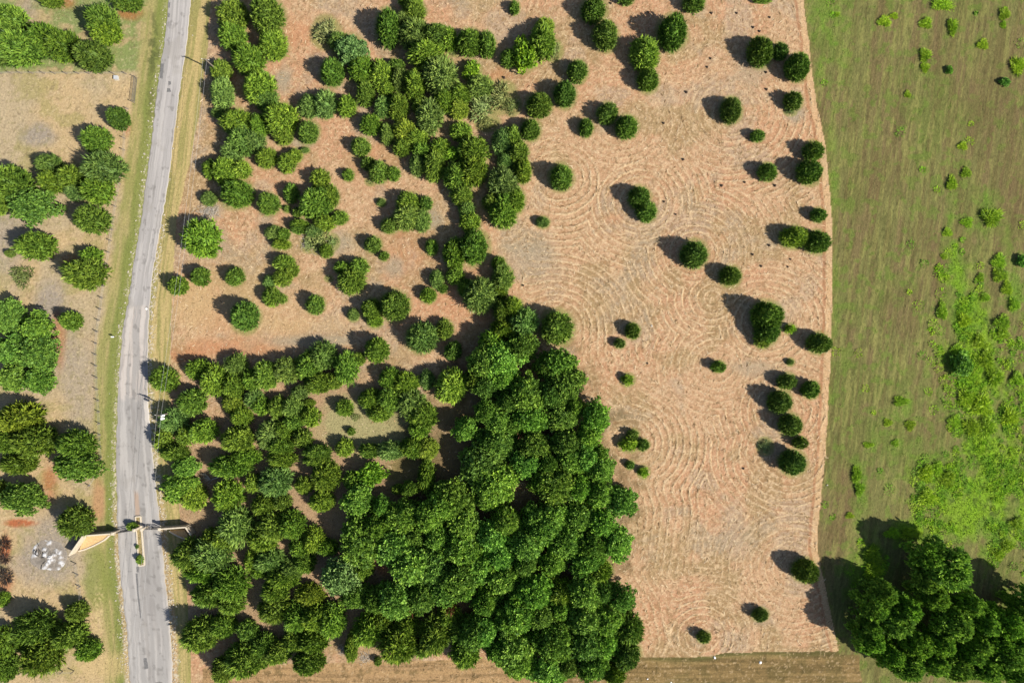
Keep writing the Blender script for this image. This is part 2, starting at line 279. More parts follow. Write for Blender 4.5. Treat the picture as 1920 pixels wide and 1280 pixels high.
# road edges, field border and other outlines (photo pixels)
YL = [-300, 0, 70, 120, 150, 190, 230, 427, 517, 567, 614, 710, 760, 854, 986, 1053, 1120, 1186, 1280, 1600]
XL = [352, 316, 309, 301, 297, 292, 288, 262, 247, 240, 230, 223, 220, 217, 220, 223, 230, 238, 243, 262]
YR = [-300, 0, 83, 143, 200, 260, 333, 427, 504, 574, 660, 727, 760, 827, 953, 1003, 1086, 1153, 1220, 1280, 1600]
XR = [396, 358, 350, 341, 333, 325, 317, 301, 287, 280, 277, 277, 278, 284, 297, 302, 310, 317, 322, 323, 330]
def xl(y): return np.interp(y, YL, XL)
def xr(y): return np.interp(y, YR, XR)
YB = [-300, 0, 110, 200, 270, 400, 500, 640, 760, 860, 960, 1030, 1090, 1140, 1218, 1700]
XB = [1492, 1507, 1520, 1531, 1548, 1559, 1561, 1559, 1553, 1547, 1537, 1532, 1545, 1556, 1572, 1690]
def xb(y): return np.interp(y, YB, XB)
YV = [-300, 0, 100, 220, 330, 420, 560, 640, 720, 900, 1100, 1700]
XV = [440, 394, 388, 372, 350, 330, 322, 320, 318, 330, 350, 380]
def xv(y): return np.interp(y, YV, XV)
def ybot(x): return np.interp(x, [300, 480, 900, 1200, 1330, 1360, 1570, 1900], [1255, 1246, 1236, 1232, 1230, 1223, 1220, 1222])

# ------------------------------------------------------------------ the ground: one fine grid cut into ground, mown field and meadow
STEP = 0.205
ix = np.arange(-123, 123.01, STEP); iy = np.arange(-84, 84.01, STEP)
outer = np.array([3, 8, 18, 40, 90, 200, 500, 1200, 3000.])
gx = np.concatenate([ix[0]-outer[::-1], ix, ix[-1]+outer]); gy = np.concatenate([iy[0]-outer[::-1], iy, iy[-1]+outer])
nx, ny = len(gx), len(gy)
GX, GY = np.meshgrid(gx, gy, indexing='xy')
PX = (GX/S+960).astype(np.float32).ravel(); PY = (640-GY/S).astype(np.float32).ravel()
w1 = (fbm(PX, PY, 26, 3, 11)-.5)*2; w2 = (fbm(PX, PY, 26, 3, 21)-.5)*2
QX = PX+w1*7; QY = PY+w2*7
def ell(cx, cy, rx, ry, soft=.5, rot=0, jag=.35):
    dx = PX-cx; dy = PY-cy
    if rot:
        c, s_ = math.cos(math.radians(rot)), math.sin(math.radians(rot)); dx, dy = dx*c+dy*s_, -dx*s_+dy*c
    d = np.sqrt((dx/rx)**2+(dy/ry)**2)+w1*jag
    return 1-sst(1-soft, 1+soft*.4, d)
def blend(col, c, m):
    m = np.clip(m, 0, 1)[:, None]; return col*(1-m)+np.asarray(c)[None, :]*m
n_big = fbm(PX, PY, 130, 4, 31); n_mid = fbm(PX, PY, 34, 4, 41); n_fin = fbm(PX, PY, 7, 3, 51); n_px = fbm(PX, PY, 3.2, 2, 61)
XBq = xb(PY)+w1*2.0; YBq = ybot(PX)+w2*1.5
in_meadow = (PX > XBq) & ((PY < YBq+6) | (PX > 1612+w1*6))
in_south = (~in_meadow) & (PY > YBq) & (PX > 380)
XVq = xv(PY)+w1*2.5
in_field = (~in_meadow) & (~in_south) & (PX > XVq)

# mown field: swaths follow the obstacles the mower went round
fieldT = [t for t in T_ if (t[0] > 985 and t[0] < 1560 and t[4] in 'JYGOP') or (t[0] > 380 and t[0] < 1000 and t[1] < 640)]
D = np.full(PX.shape, 1e6, np.float32)
for t in fieldT:
    w = 1.0
    D = np.minimum(D, np.sqrt((PX-t[0])**2+(PY-t[1])**2)-(t[2]+t[3])/2)
WE = [(905, 560), (1000, 600), (1072, 640), (1085, 690), (1100, 740), (1140, 770), (1130, 830), (1165, 900), (1185, 960), (1175, 1040), (1150, 1070), (1195, 1140), (1208, 1200), (1190, 1240)]
for a, b in zip(WE[:-1], WE[1:]):
    ax, ay = a; bx, by = b; l2 = (bx-ax)**2+(by-ay)**2
    tt = np.clip(((PX-ax)*(bx-ax)+(PY-ay)*(by-ay))/l2, 0, 1)
    D = np.minimum(D, np.sqrt((PX-ax-tt*(bx-ax))**2+(PY-ay-tt*(by-ay))**2))
# lower field: the mower followed the wood's edge; upper field: it circled the trees
wl = sst(640, 760, PY)*sst(1085, 1120, PX)
dwood = np.full(PX.shape, 1e6, np.float32)
for a, b in zip(WE[:-1], WE[1:]):
    ax, ay = a; bx, by = b; l2 = (bx-ax)**2+(by-ay)**2
    tt = np.clip(((PX-ax)*(bx-ax)+(PY-ay)*(by-ay))/l2, 0, 1)
    dwood = np.minimum(dwood, np.sqrt((PX-ax-tt*(bx-ax))**2+(PY-ay-tt*(by-ay))**2))
big = np.full(PX.shape, 1e6, np.float32)
for cx_, cy_, r_ in [(1490, 1066, 20), (1316, 1192, 10), (1480, 850, 30), (1475, 770, 36), (1300, 475, 22), (1435, 605, 36), (1050, 336, 22), (1200, 378, 28), (1180, 830, 26), (1345, 688, 10), (1368, 210, 24), (1160, 230, 36), (1335, 560, 8), (1040, 615, 32), (1255, 60, 26)]:
    big = np.minimum(big, np.sqrt(((PX-cx_)*.92)**2+(PY-cy_)**2)-r_)
def smin(a, b, k): 
    h = np.clip(.5+.5*(b-a)/k, 0, 1); return b*(1-h)+a*h-k*h*(1-h)
D0 = D
D = smin(big, dwood*.9+6, 16)
D = np.where(PX < 985, D0, D)
Dw = D+w1*1.4+(n_mid-.5)*2
ph = Dw/11.5*2*math.pi
stripe = 1.5*np.exp(-((np.mod(Dw/12.5, 1)-.5)/.125)**2)-.95*np.exp(-((np.mod(Dw/12.5+.25, 1)-.5)/.13)**2)
samp = (.5+.5*sst(.36, .6, fbm(PX, PY, 120, 2, 71)))*sst(4, 16, D0)*(.55+.45*sst(.34, .6, fbm(PX, PY, 24, 3, 75)))*(.3+.7*(PX > 940))
samp = samp*(.5+.5*sst(170, 330, PY))
# break the swaths into hay clods strung along them
clod = fbm(Dw*1.0, PX*.35+PY*.35, 3.4, 2, 81)
straw = alb(205, 166, 129); pink = alb(206, 157, 121); olive = alb(168, 146, 104); grey = alb(180, 162, 138); pale = alb(230, 200, 158); brown = alb(160, 122, 84)
colF = np.repeat(straw[None, :], len(PX), 0).astype(np.float32)
colF = blend(colF, pink, sst(.42, .62, n_big)*.8)
colF = blend(colF, olive, sst(.5, .66, fbm(PX, PY, 75, 4, 91))*.75)
colF = blend(colF, grey, sst(.56, .7, fbm(PX, PY, 60, 4, 101))*.65)
colF = blend(colF, brown, np.clip(-stripe*.72*samp, 0, 1))
colF = blend(colF, pale, np.clip(stripe*.95*samp*(.3+1.2*clod), 0, 1))
colF = blend(colF, alb(150, 126, 90), sst(.52, .7, fbm(PX, PY, 7, 3, 95, .7))*.42)
colF = blend(colF, alb(228, 198, 160), sst(.54, .7, fbm(PX, PY, 6, 3, 97, .7))*.42)
colF = blend(colF, pale, sst(.58, .78, n_px)*.6)
colF = blend(colF, brown, sst(.58, .82, fbm(PX, PY, 3.6, 2, 111))*.5)
colF = blend(colF, brown, sst(.62, .8, n_fin)*.4)
for e in [(430, 652, 130, 22, .8), (350, 668, 50, 14, .8), (420, 600, 60, 30, .35), (850, 560, 60, 40, .4), (560, 60, 30, 30, .45), (760, 470, 60, 60, .4), (1150, 410, 20, 12, .5), (700, 300, 60, 60, .35), (930, 590, 60, 40, .4), (930, 145, 30, 18, .6)]:
    colF = blend(colF, alb(204, 138, 96), ell(*e[:4], .7)*e[4]*.7)
for e in [(530, 150, 22, 26, .8), (570, 262, 30, 18, .8), (640, 455, 30, 30, .7), (740, 500, 22, 26, .7), (810, 410, 24, 24, .8), (600, 640, 120, 14, .8), (405, 450, 30, 30, .6), (1405, 130, 40, 40, .5), (1490, 215, 22, 18, .8), (990, 470, 60, 20, .4), (1010, 500, 60, 40, .35), (500, 410, 20, 20, .5), (395, 395, 24, 20, .9), (1420, 690, 60, 20, .5), (1380, 1010, 40, 40, .4), (520, 550, 22, 20, .7), (690, 235, 30, 30, .6)]:
    colF = blend(colF, alb(172, 160, 136), ell(*e[:4], .7)*e[4])
for e in [(450, 560, 150, 70, .5), (560, 610, 120, 20, .4), (360, 560, 40, 80, .5)]:
    colF = blend(colF, alb(206, 176, 128), ell(*e[:4], .8)*e[4])
# thicket floor and the clearing
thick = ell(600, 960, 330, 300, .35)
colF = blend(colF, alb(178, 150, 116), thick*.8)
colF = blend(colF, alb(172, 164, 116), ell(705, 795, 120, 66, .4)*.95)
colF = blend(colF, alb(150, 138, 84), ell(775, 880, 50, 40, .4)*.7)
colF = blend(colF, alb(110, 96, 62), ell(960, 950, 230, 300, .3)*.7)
colF = blend(colF, alb(205, 140, 100), ell(720, 1060, 20, 20, .5)*.8)
# greener fringe left uncut under every tree
fr = np.zeros(PX.shape, np.float32)
for t in fieldT:
    d = np.sqrt(((PX-t[0])/(t[2]+3))**2+((PY-t[1])/(t[3]+3))**2); fr = np.maximum(fr, 1-sst(.9, 1.22, d+w1*.12))
colF = blend(colF, alb(150, 150, 88), fr*.75)
bord = 1-sst(4, 10, np.abs(xb(PY)-5-PX)); colF = blend(colF, alb(222, 186, 140), bord*.6)
bord = 1-sst(1.5, 4, np.abs(xb(PY)-15-PX+w1*3)); colF = blend(colF, alb(176, 122, 86), bord*.6)
# bottom strips
hl = (fbm((PX+w2*9)/90, (PY+w1*2)/4.2, 1, 3, 281)-.5)*4.5
colS = np.repeat(alb(146, 122, 80)[None, :], len(PX), 0).astype(np.float32)
colS = blend(colS, alb(184, 150, 108), 1-sst(960, 1180, PX))
colS = blend(colS, alb(104, 104, 58), ((1-sst(3, 14, PY-YBq))*sst(1180, 1260, PX))*.9)
colS = blend(colS, alb(112, 100, 60), sst(.45, .6, n_mid)*.6*sst(1100, 1250, PX))
colS = blend(colS, alb(98, 82, 50), np.clip(-hl, 0, 1)*.45); colS = blend(colS, alb(196, 164, 112), np.clip(hl, 0, 1)*.35*(.3+n_fin))
colS = blend(colS, alb(84, 74, 42), sst(.55, .75, n_fin)*.5); colS = blend(colS, pale, sst(.66, .82, n_px)*.4)
# meadow
ang = math.radians(8); U = PX*math.cos(ang)+PY*math.sin(ang); Vv = -PX*math.sin(ang)+PY*math.cos(ang)
st = fbm(U/5.0, Vv/40, 1, 4, 121); st2 = fbm(U/18, Vv/150, 1, 4, 131)
colM = np.repeat(alb(130, 128, 76)[None, :], len(PX), 0).astype(np.float32)
colM = blend(colM, alb(134, 116, 80), sst(.48, .66, st2)*.75)
colM = blend(colM, alb(112, 128, 58), sst(.5, .68, fbm(PX, PY, 70, 4, 141))*.5)
colM = blend(colM, alb(152, 150, 86), sst(.5, .66, st)*.7); colM = blend(colM, alb(112, 98, 62), sst(.52, .68, fbm(U/4.5, Vv/70, 1, 4, 191))*.5)
colM = blend(colM, alb(84, 86, 46), sst(.5, .72, fbm(U/3.2, Vv/16, 1, 3, 151))*.42)
colM = blend(colM, alb(114, 140, 56), sst(.58, .7, fbm(PX, PY, 14, 3, 161))*.5)
for e in [(1850, 170, 70, 130, .5, 5), (1770, 500, 16, 80, .8, 10), (1900, 350, 40, 120, .55, 0), (1745, 480, 20, 110, .5, -8), (1770, 700, 25, 30, .8, 0), (1585, 930, 30, 60, .6, 5), (1760, 60, 12, 160, .5, -3), (1870, 500, 20, 80, .6, 15), (1565, 1000, 20, 30, .5, 0), (1640, 330, 70, 60, .3, 0)]:
    colM = blend(colM, alb(118, 98, 68), ell(*e[:4], .8, e[5])*e[4]*.75)
for e in [(1560, 60, 50, 110, .5, -6), (1830, 640, 45, 110, .8, -18), (1850, 800, 60, 120, .85, -10), (1800, 910, 90, 80, .8, 0), (1870, 960, 80, 80, .85, 0), (1800, 560, 20, 140, .6, -12), (1895, 520, 20, 90, .6, -10), (1630, 1080, 40, 60, .7, 0), (1610, 900, 18, 70, .6, 0), (1740, 1000, 80, 30, .7, 0), (1780, 420, 12, 60, .6, 0), (1560, 430, 14, 300, .35, 0), (1850, 400, 30, 40, .6, 0), (1700, 760, 40, 60, .4, 0), (1680, 830, 60, 60, .3, 0)]:
    colM = blend(colM, alb(112, 158, 44), ell(*e[:4], .8, e[5], .8)*e[4]*(.35+.65*sst(.4, .6, fbm(PX, PY, 24, 3, 175))))
lush = ell(1840, 720, 75, 230, .8, -10, .6)*1.0+ell(1825, 930, 130, 100, .7, 0, .5)+ell(1890, 900, 90, 170, .8, 0, .5)*.75+ell(1630, 1070, 40, 60, .7)*.8+ell(1720, 1000, 90, 26, .7)*.7
colM = blend(colM, alb(140, 180, 44), np.clip(lush, 0, 1)*(.12+.88*sst(.44, .6, fbm(PX, PY*.5, 20, 4, 171)))*.8); colM = blend(colM, alb(66, 84, 34), np.clip(lush, 0, 1)*sst(.56, .7, fbm(PX, PY, 9, 3, 173))*.6)
colM = blend(colM, alb(150, 112, 80), (1-sst(2, 8, PX-XBq))*.35*n_fin)
# land left of the field: verges, lawn, dry yard
colG = np.repeat(alb(202, 176, 134)[None, :], len(PX), 0).astype(np.float32)
colG = blend(colG, alb(186, 170, 140), sst(.45, .62, n_big)*.7)
colG = blend(colG, alb(168, 158, 100), sst(.55, .7, fbm(PX, PY, 45, 4, 181))*.6)
lawn = (1-sst(128, 140, QY))*(PX < 300); colG = blend(colG, alb(134, 150, 88), lawn*.9)
colG = blend(colG, alb(190, 168, 126), lawn*sst(.48, .6, n_mid)*.9)
for e in [(70, 255, 36, 26, .9), (95, 560, 34, 40, .9), (20, 460, 40, 90, .6), (100, 1010, 60, 60, .8), (80, 1060, 70, 40, .8), (60, 720, 50, 20, .7), (50, 20, 24, 30, .6), (150, 720, 40, 120, .45), (110, 660, 40, 60, .4)]:
    colG = blend(colG, alb(166, 154, 140), ell(*e[:4], .7)*e[4])
for e in [(40, 980, 34, 8, .9), (95, 900, 18, 40, .6), (10, 1025, 12, 30, .9), (245, 25, 30, 14, .6), (125, 5, 22, 14, .6), (240, 240, 14, 20, .4), (110, 640, 14, 60, .5), (10, 1090, 20, 24, .6), (130, 490, 20, 14, .5)]:
    colG = blend(colG, alb(184, 104, 66), ell(*e[:4], .6)*e[4])
colG = blend(colG, alb(146, 138, 84), sst(.56, .76, n_fin)*.35); colG = blend(colG, alb(226, 204, 164), sst(.62, .82, n_px)*.4)
colG = blend(colG, alb(130, 112, 84), sst(.64, .82, fbm(PX, PY, 4.2, 2, 191))*.45)
dl = xl(PY)-PX; dr = PX-xr(PY)
vs = sst(.4, .6, fbm(dl/5, PY/60, 1, 3, 201))
verge = (1-sst(34, 50, dl+w1*6))*(dl > -20)*(PX < 330)
colG = blend(colG, alb(176, 164, 108), verge*.9); colG = blend(colG, alb(144, 148, 82), verge*vs*.6)
colG = blend(colG, alb(128, 140, 70), (1-sst(8, 17, np.abs(dl-9)+w1*4))*(dl > -20)*.75)
colG = blend(colG, alb(98, 104, 62), ell(287, 85, 13, 62, .5)*.8*sst(.35, .6, n_fin)); colG = blend(colG, alb(112, 112, 66), ell(286, 180, 12, 60, .6)*.6*sst(.4, .6, n_fin))
colG = blend(colG, alb(140, 146, 76), ell(180, 1080, 28, 80, .5)*.8)
vr = (dr > -6); vs2 = sst(.35, .62, fbm(dr/4.5, PY/90, 1, 3, 211))
colG = blend(colG, alb(190, 172, 116), vr*.95); colG = blend(colG, alb(154, 150, 88), vr*vs2*.7); colG = blend(colG, alb(212, 186, 130), vr*(1-vs2)*.4)
gl = (1-sst(2, 8, np.abs(dl-2)+w2*3))*(dl > -12); gr_ = (1-sst(2, 12, np.abs(dr-4)+w1*4))*(dr > -12)
gstone = sst(.52, .66, fbm(PX, PY, 3.0, 2, 221))
colG = blend(colG, alb(216, 202, 176), gl*gstone*(.2+.55*sst(700, 900, PY)+.2*sst(260, 330, PY))); colG = blend(colG, alb(224, 210, 184), gr_*gstone*sst(420, 480, PY)*.85)
colG = blend(colG, alb(196, 160, 128), (gl+gr_)*(1-gstone)*sst(900, 1000, PY)*.6)
colG = blend(colG, alb(210, 184, 132), ell(200, 1245, 70, 30, .6)*.6); colG = blend(colG, alb(216, 196, 140), ell(185, 1150, 12, 60, .6)*.7*gstone)
colG = blend(colG, alb(196, 150, 112), ell(185, 940, 14, 40, .6)*.8)

zF = stripe*.045*samp+(n_px-.5)*.09+(n_fin-.5)*.08
zM = (n_fin-.5)*.13+(n_px-.5)*.07+(st-.5)*.1
zG = (n_fin-.5)*.08+(n_px-.5)*.06
road_m = sst(-9, -2, np.minimum(dl, 400))*0
onroad = (PX > xl(PY)-3) & (PX < xr(PY)+3)
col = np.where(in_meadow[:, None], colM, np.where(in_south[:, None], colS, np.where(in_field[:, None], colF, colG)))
zz = np.where(in_meadow, zM, np.where(in_field, zF, zG)); zz = np.where(onroad, -0.06, zz)
far = np.maximum(np.abs(GX).ravel()-122, np.abs(GY).ravel()-83) > 0
zz = np.where(far, 0, zz)
VERT = np.stack([GX.ravel(), GY.ravel(), zz], 1).astype(np.float32)
i0 = (np.arange(ny-1)[:, None]*nx+np.arange(nx-1)[None, :]).ravel()
QUAD = np.stack([i0, i0+1, i0+nx+1, i0+nx], 1)
lab = np.where(in_meadow, 2, np.where(in_field | in_south, 1, 0))[i0]
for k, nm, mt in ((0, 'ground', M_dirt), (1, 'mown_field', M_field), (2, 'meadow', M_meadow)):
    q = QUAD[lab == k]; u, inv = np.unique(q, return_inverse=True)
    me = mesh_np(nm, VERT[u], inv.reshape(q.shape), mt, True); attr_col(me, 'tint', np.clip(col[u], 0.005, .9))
    o = link(nm, me); o['kind'] = 'structure'
zgrid = zz.reshape(ny, nx)

# ------------------------------------------------------------------ the road and its patches
ry = np.arange(-280, 1560, 2.0); rc = np.linspace(0, 1, 41)
RY, RC = np.meshgrid(ry, rc, indexing='ij')
e1 = (fbm(RY, RY*0, 9, 3, 301)-.5)*4; e2 = (fbm(RY, RY*0+50, 9, 3, 302)-.5)*4
RX = (xl(RY)+e1)*(1-RC)+(xr(RY)+e2)*RC
r1 = RX.ravel(); r2 = RY.ravel(); rcc = RC.ravel()
sA = fbm(rcc*14, r2/120, 1, 4, 311); sB = fbm(r1, r2, 30, 4, 321); sC = fbm(r1, r2, 5, 3, 331)
colR = np.repeat(alb(186, 181, 178)[None, :], len(r1), 0)
mid = sst(571, 576, r2+(sC-.5)*6)*(1-sst(742, 756, r2+(sC-.5)*20)); colR = blend(colR, alb(208, 197, 188), mid)
low = sst(742, 756, r2+(sC-.5)*20); colR = blend(colR, alb(176, 172, 168), low)
colR = blend(colR, alb(172, 168, 164), sst(.5, .66, sA)*.85); colR = blend(colR, alb(150, 145, 141), sst(.6, .74, fbm(rcc*9, r2/60, 1, 4, 341))*.5); colR = blend(colR, alb(120, 116, 112), sst(.66, .74, fbm(r1, r2, 9, 3, 351))*.45); colR = blend(colR, alb(212, 206, 200), sst(.5, .68, 1-sA)*.5)
colR = blend(colR, alb(160, 155, 150), (1-sst(.02, .05, np.abs(rcc-.47-.02*np.sin(r2/40))))*low*.55)
colR = blend(colR, alb(150, 146, 142), (1-sst(.03, .09, np.abs(rcc-.62)))*low*sst(930, 980, r2)*(1-sst(1070, 1120, r2))*.5)
colR = blend(colR, alb(190, 166, 146), (1-sst(.04, .07, np.abs(rcc-.49)))*sst(915, 930, r2)*(1-sst(964, 968, r2))*.9)
colR = blend(colR, alb(206, 196, 184), (1-sst(.0, .05, np.minimum(rcc, 1-rcc)))*.6)
colR = blend(colR, alb(164, 158, 150), sst(.6, .8, sB)*.4); colR = blend(colR, alb(224, 216, 206), ((rcc > .86)*sst(745, 760, r2)*(1-sst(790, 830, r2)))*.8)
n2 = len(rc); a0 = (np.arange(len(ry)-1)[:, None]*n2+np.arange(n2-1)[None, :]).ravel()
RV = np.stack([(r1-960)*S, (640-r2)*S, np.full(len(r1), .03)+np.where(np.minimum(rcc, 1-rcc) < .01, -.07, 0)], 1)
me = mesh_np('road', RV, np.stack([a0, a0+n2, a0+n2+1, a0+1], 1), M_road, True); attr_col(me, 'tint', colR)
o = link('road', me); o['kind'] = 'structure'
def patch(pts, name='asphalt_patch', mat=None, z=.036):
    rng = random.Random(int(pts[0][0]*7)); pp = []
    for (x0, y0), (x1, y1) in zip(pts, pts[1:]+pts[:1]):
        for k in range(6):
            t = k/6; pp.append((x0+(x1-x0)*t+rng.uniform(-.35, .35), y0+(y1-y0)*t+rng.uniform(-.35, .35)))
    vs = [(*W(x, y), z) for x, y in pp]; n = len(vs)
    vs2 = [(x, y, z-.02) for x, y, _ in vs]
    me = bpy.data.meshes.new(name); me.from_pydata(vs+vs2, [], [tuple(range(n))[::-1]]+[(i, (i+1) % n, n+(i+1) % n, n+i) for i in range(n)]); me.materials.append(mat or M_tar)
    o = link(name, me); o['kind'] = 'structure'
M_tar2 = mat_plain('faded_tar', (.125, .122, .12), .25, 3, .9)
for q in ([(301.5, 119.5), (307.5, 119.8), (305, 148), (299.5, 147)], [(315.6, 152.5), (320.5, 153), (321, 158.5), (316, 161)], [(313.5, 166), (319, 166), (321, 172.5), (313, 173)], [(316, 5), (319.5, 5), (318.5, 15), (315.5, 15)], [(315, 25), (319, 26), (318, 33), (314.5, 33)]):
    patch(q, mat=M_tar2)
patch([(254, 1074), (258, 1074), (261.5, 1120), (265, 1156), (262.8, 1158), (258, 1120)], mat=M_tar2)
patch([(269, 1233), (275.5, 1232), (278, 1252), (271, 1254)], mat=M_tar2)
patch([(256, 1061), (261, 1062), (260, 1072), (256, 1072)], mat=M_tar2)

# ------------------------------------------------------------------ foliage prototypes
def lobes_fn(rs, n):
    d = rs.normal(size=(n, 3)); d /= np.linalg.norm(d, axis=1)[:, None]; a = rs.uniform(-.14, .20, n); k = rs.uniform(5, 12, n)
    return lambda u: 1+(a[None, :]*np.exp(k[None, :]*(u@d.T-1))).sum(1)
def rand_unit(rs, n):
    d = rs.normal(size=(n, 3)); return d/np.linalg.norm(d, axis=1)[:, None]
def spikes(base, dirs, L, w, rs, sides=3):
    """slender pyramids: base point, direction, length, half width"""
    n = len(base); up = rand_unit(rs, n); u = np.cross(dirs, up); u /= np.linalg.norm(u, axis=1)[:, None]+1e-9; v = np.cross(dirs, u)
    L = np.broadcast_to(L, n)[:, None]; w = np.broadcast_to(w, n)[:, None]
    V = np.zeros((n, sides+2, 3))
    mid = base+dirs*L*.38
    for k in range(sides):
        a = 2*math.pi*k/sides; V[:, k] = mid+(u*math.cos(a)+v*math.sin(a))*w
    V[:, sides] = base+dirs*L; V[:, sides+1] = base
    F = []
    for k in range(sides):
        F.append([k, (k+1) % sides, sides]); F.append([(k+1) % sides, k, sides+1])
    F = np.array(F); F = (F[None]+(np.arange(n)*(sides+2))[:, None, None]).reshape(-1, 3)
    return V.reshape(-1, 3), F, sides+2
def join(parts):
    V = []; F = []; Tn = []; o = 0
    for v, f, t in parts:
        V.append(v); F.append(f+o); Tn.append(t); o += len(v)
    return np.concatenate(V), np.concatenate(F), np.concatenate(Tn)
def cedar_surface(rs, n, pointy, zb):
    """points on an egg-shaped crown of radius 1 and height 2.1, with outward directions"""
    th = rs.uniform(0, 2*math.pi, n*3); z = rs.uniform(0, 1, n*3)
    r = cedar_prof(z, pointy, zb); keep = rs.rand(n*3) < r*.8+.2
    th, z, r = th[keep][:n], z[keep][:n], r[keep][:n]
    e = 1e-3; dr = (cedar_prof(np.minimum(z+e, 1), pointy, zb)-cedar_prof(np.maximum(z-e, 0), pointy, zb))/(2*e*2.1)
    nrm = np.stack([np.cos(th), np.sin(th), -dr], 1); nrm /= np.linalg.norm(nrm, axis=1)[:, None]
    p = np.stack([r*np.cos(th), r*np.sin(th), z*2.1], 1)
    return p, nrm
def cedar_prof(z, pointy, zb):
    lo = np.clip(z/zb, 0, 1); hi = np.clip((z-zb)/(1-zb), 0, 1)
    return np.where(z < zb, .72+.28*np.sin(lo*math.pi/2), (1-hi**pointy)**.85)
def core_mesh(fn, rs, nu=18, nv=11, k=.86):
    V = []; F = []
    for j in range(nv):
        z = j/(nv-1)
        for i in range(nu):
            V.append(fn(2*math.pi*i/nu, z, k))
    for j in range(nv-1):
        for i in range(nu):
            a = j*nu+i; b = j*nu+(i+1) % nu; F += [[a, b, b+nu], [a, b+nu, a+nu]]
    return np.array(V), np.array(F)
def cedar_proto(seed, n, L, w, pointy=1.7, zb=.3, upm=.55, lump=10, loose=0.0):
    rs = np.random.RandomState(seed)
    d = rand_unit(rs, lump); amp = rs.uniform(-.14, .22, lump); kk = rs.uniform(5, 14, lump)
    def lumpf(p):
        u = (p-np.array([0, 0, .9]))*np.array([1, 1, .95]); u = u/(np.linalg.norm(u, axis=1)[:, None]+1e-9)
        return 1+(amp[None]*np.exp(kk[None]*(u@d.T-1))).sum(1)
    p, nr = cedar_surface(rs, n, pointy, zb); f = lumpf(p)[:, None]
    sc = np.concatenate([f, f, .5+.5*f], 1); p = p*sc
    inward = rs.uniform(.70, .97-loose*.1, n)[:, None]
    ax = np.array([0, 0, .85]); base = ax+(p-ax)*inward; base[:, 2] = np.maximum(base[:, 2], .05)
    dirs = nr+np.array([0, 0, upm])+rs.normal(size=(n, 3))*(.28+loose); dirs /= np.linalg.norm(dirs, axis=1)[:, None]
    Ls = L*rs.uniform(.6, 1.35, n)
    parts = []; tone = rs.rand(n)
    v, fc, m = spikes(base, dirs, Ls, w*rs.uniform(.7, 1.3, n), rs); parts.append((v, fc, np.repeat(tone, m)))
    for q in range(2):                      # two side sprays per shoot
        d2 = dirs+rand_unit(rs, n)*.75; d2 /= np.linalg.norm(d2, axis=1)[:, None]
        v, fc, m = spikes(base+dirs*Ls[:, None]*rs.uniform(.2, .5, n)[:, None], d2, Ls*.6, w*.75, rs)
        parts.append((v, fc, np.repeat(np.clip(tone+rs.uniform(-.25, .25, n), 0, 1), m)))
    def cf(th, z, k):
        r = float(cedar_prof(np.array([z]), pointy, zb)[0])*k; p = np.array([[r*math.cos(th), r*math.sin(th), .06+z*2.0*(k+.06)]])
        f = float(lumpf(p)[0]); return (p[0, 0]*f, p[0, 1]*f, p[0, 2])
    cv, cfc = core_mesh(cf, rs, k=.80-loose*.15); parts.append((cv, cfc, rs.uniform(.2, .6, len(cv))))
    return join(parts)
def leaf_rosettes(p, nr, size, rs, k=5, droop=.1):
    """star-shaped leaf clumps: k pointed leaf blades round each point"""
    n = len(p); up = rand_unit(rs, n); u = np.cross(nr, up); u /= np.linalg.norm(u, axis=1)[:, None]+1e-9; v = np.cross(nr, u)
    parts = []; tone = rs.rand(n)
    for j in range(k):
        a = 2*math.pi*j/k+rs.uniform(-.4, .4, n); d = u*np.cos(a)[:, None]+v*np.sin(a)[:, None]
        d = d+nr*rs.uniform(-.1, .75, n)[:, None]; d /= np.linalg.norm(d, axis=1)[:, None]
        s = np.cross(d, nr); s /= np.linalg.norm(s, axis=1)[:, None]+1e-9
        s = s+nr*rs.uniform(-.6, .6, n)[:, None]
        Ls = (size*rs.uniform(.6, 1.4, n))[:, None]; b = p+nr*(rs.uniform(-.3, .3, n)*size)[:, None]
        V = np.stack([b, b+d*Ls*.5+s*Ls*.30, b+d*Ls-nr*Ls*droop, b+d*Ls*.5-s*Ls*.30], 1).reshape(-1, 3)
        F = np.array([[0, 1, 2], [0, 2, 3]]); F = (F[None]+(np.arange(n)*4)[:, None, None]).reshape(-1, 3)
        parts.append((V, F, np.repeat(np.clip(tone+rs.uniform(-.25, .25, n), 0, 1), 4)))
    return join(parts)
def tufts(c, nr, size, rs, k=9):
    """star tufts: k pointed leaves radiating over the outer hemisphere of each tuft"""
    n = len(c); parts = []; tone = rs.rand(n)
    for j in range(k):
        d = nr*1.0+rand_unit(rs, n)*1.15; d /= np.linalg.norm(d, axis=1)[:, None]
        s_ = np.cross(d, rand_unit(rs, n)); s_ /= np.linalg.norm(s_, axis=1)[:, None]+1e-9
        Ls = (size*rs.uniform(.6, 1.35, n))[:, None]; b = c+d*Ls*.1
        V = np.stack([b, b+d*Ls*.55+s_*Ls*.26, b+d*Ls, b+d*Ls*.55-s_*Ls*.26], 1).reshape(-1, 3)
        F = np.array([[0, 1, 2], [0, 2, 3]]); F = (F[None]+(np.arange(n)*4)[:, None, None]).reshape(-1, 3)
        parts.append((V, F, np.repeat(np.clip(tone+rs.uniform(-.22, .22, n), 0, 1), 4)))
    return join(parts)
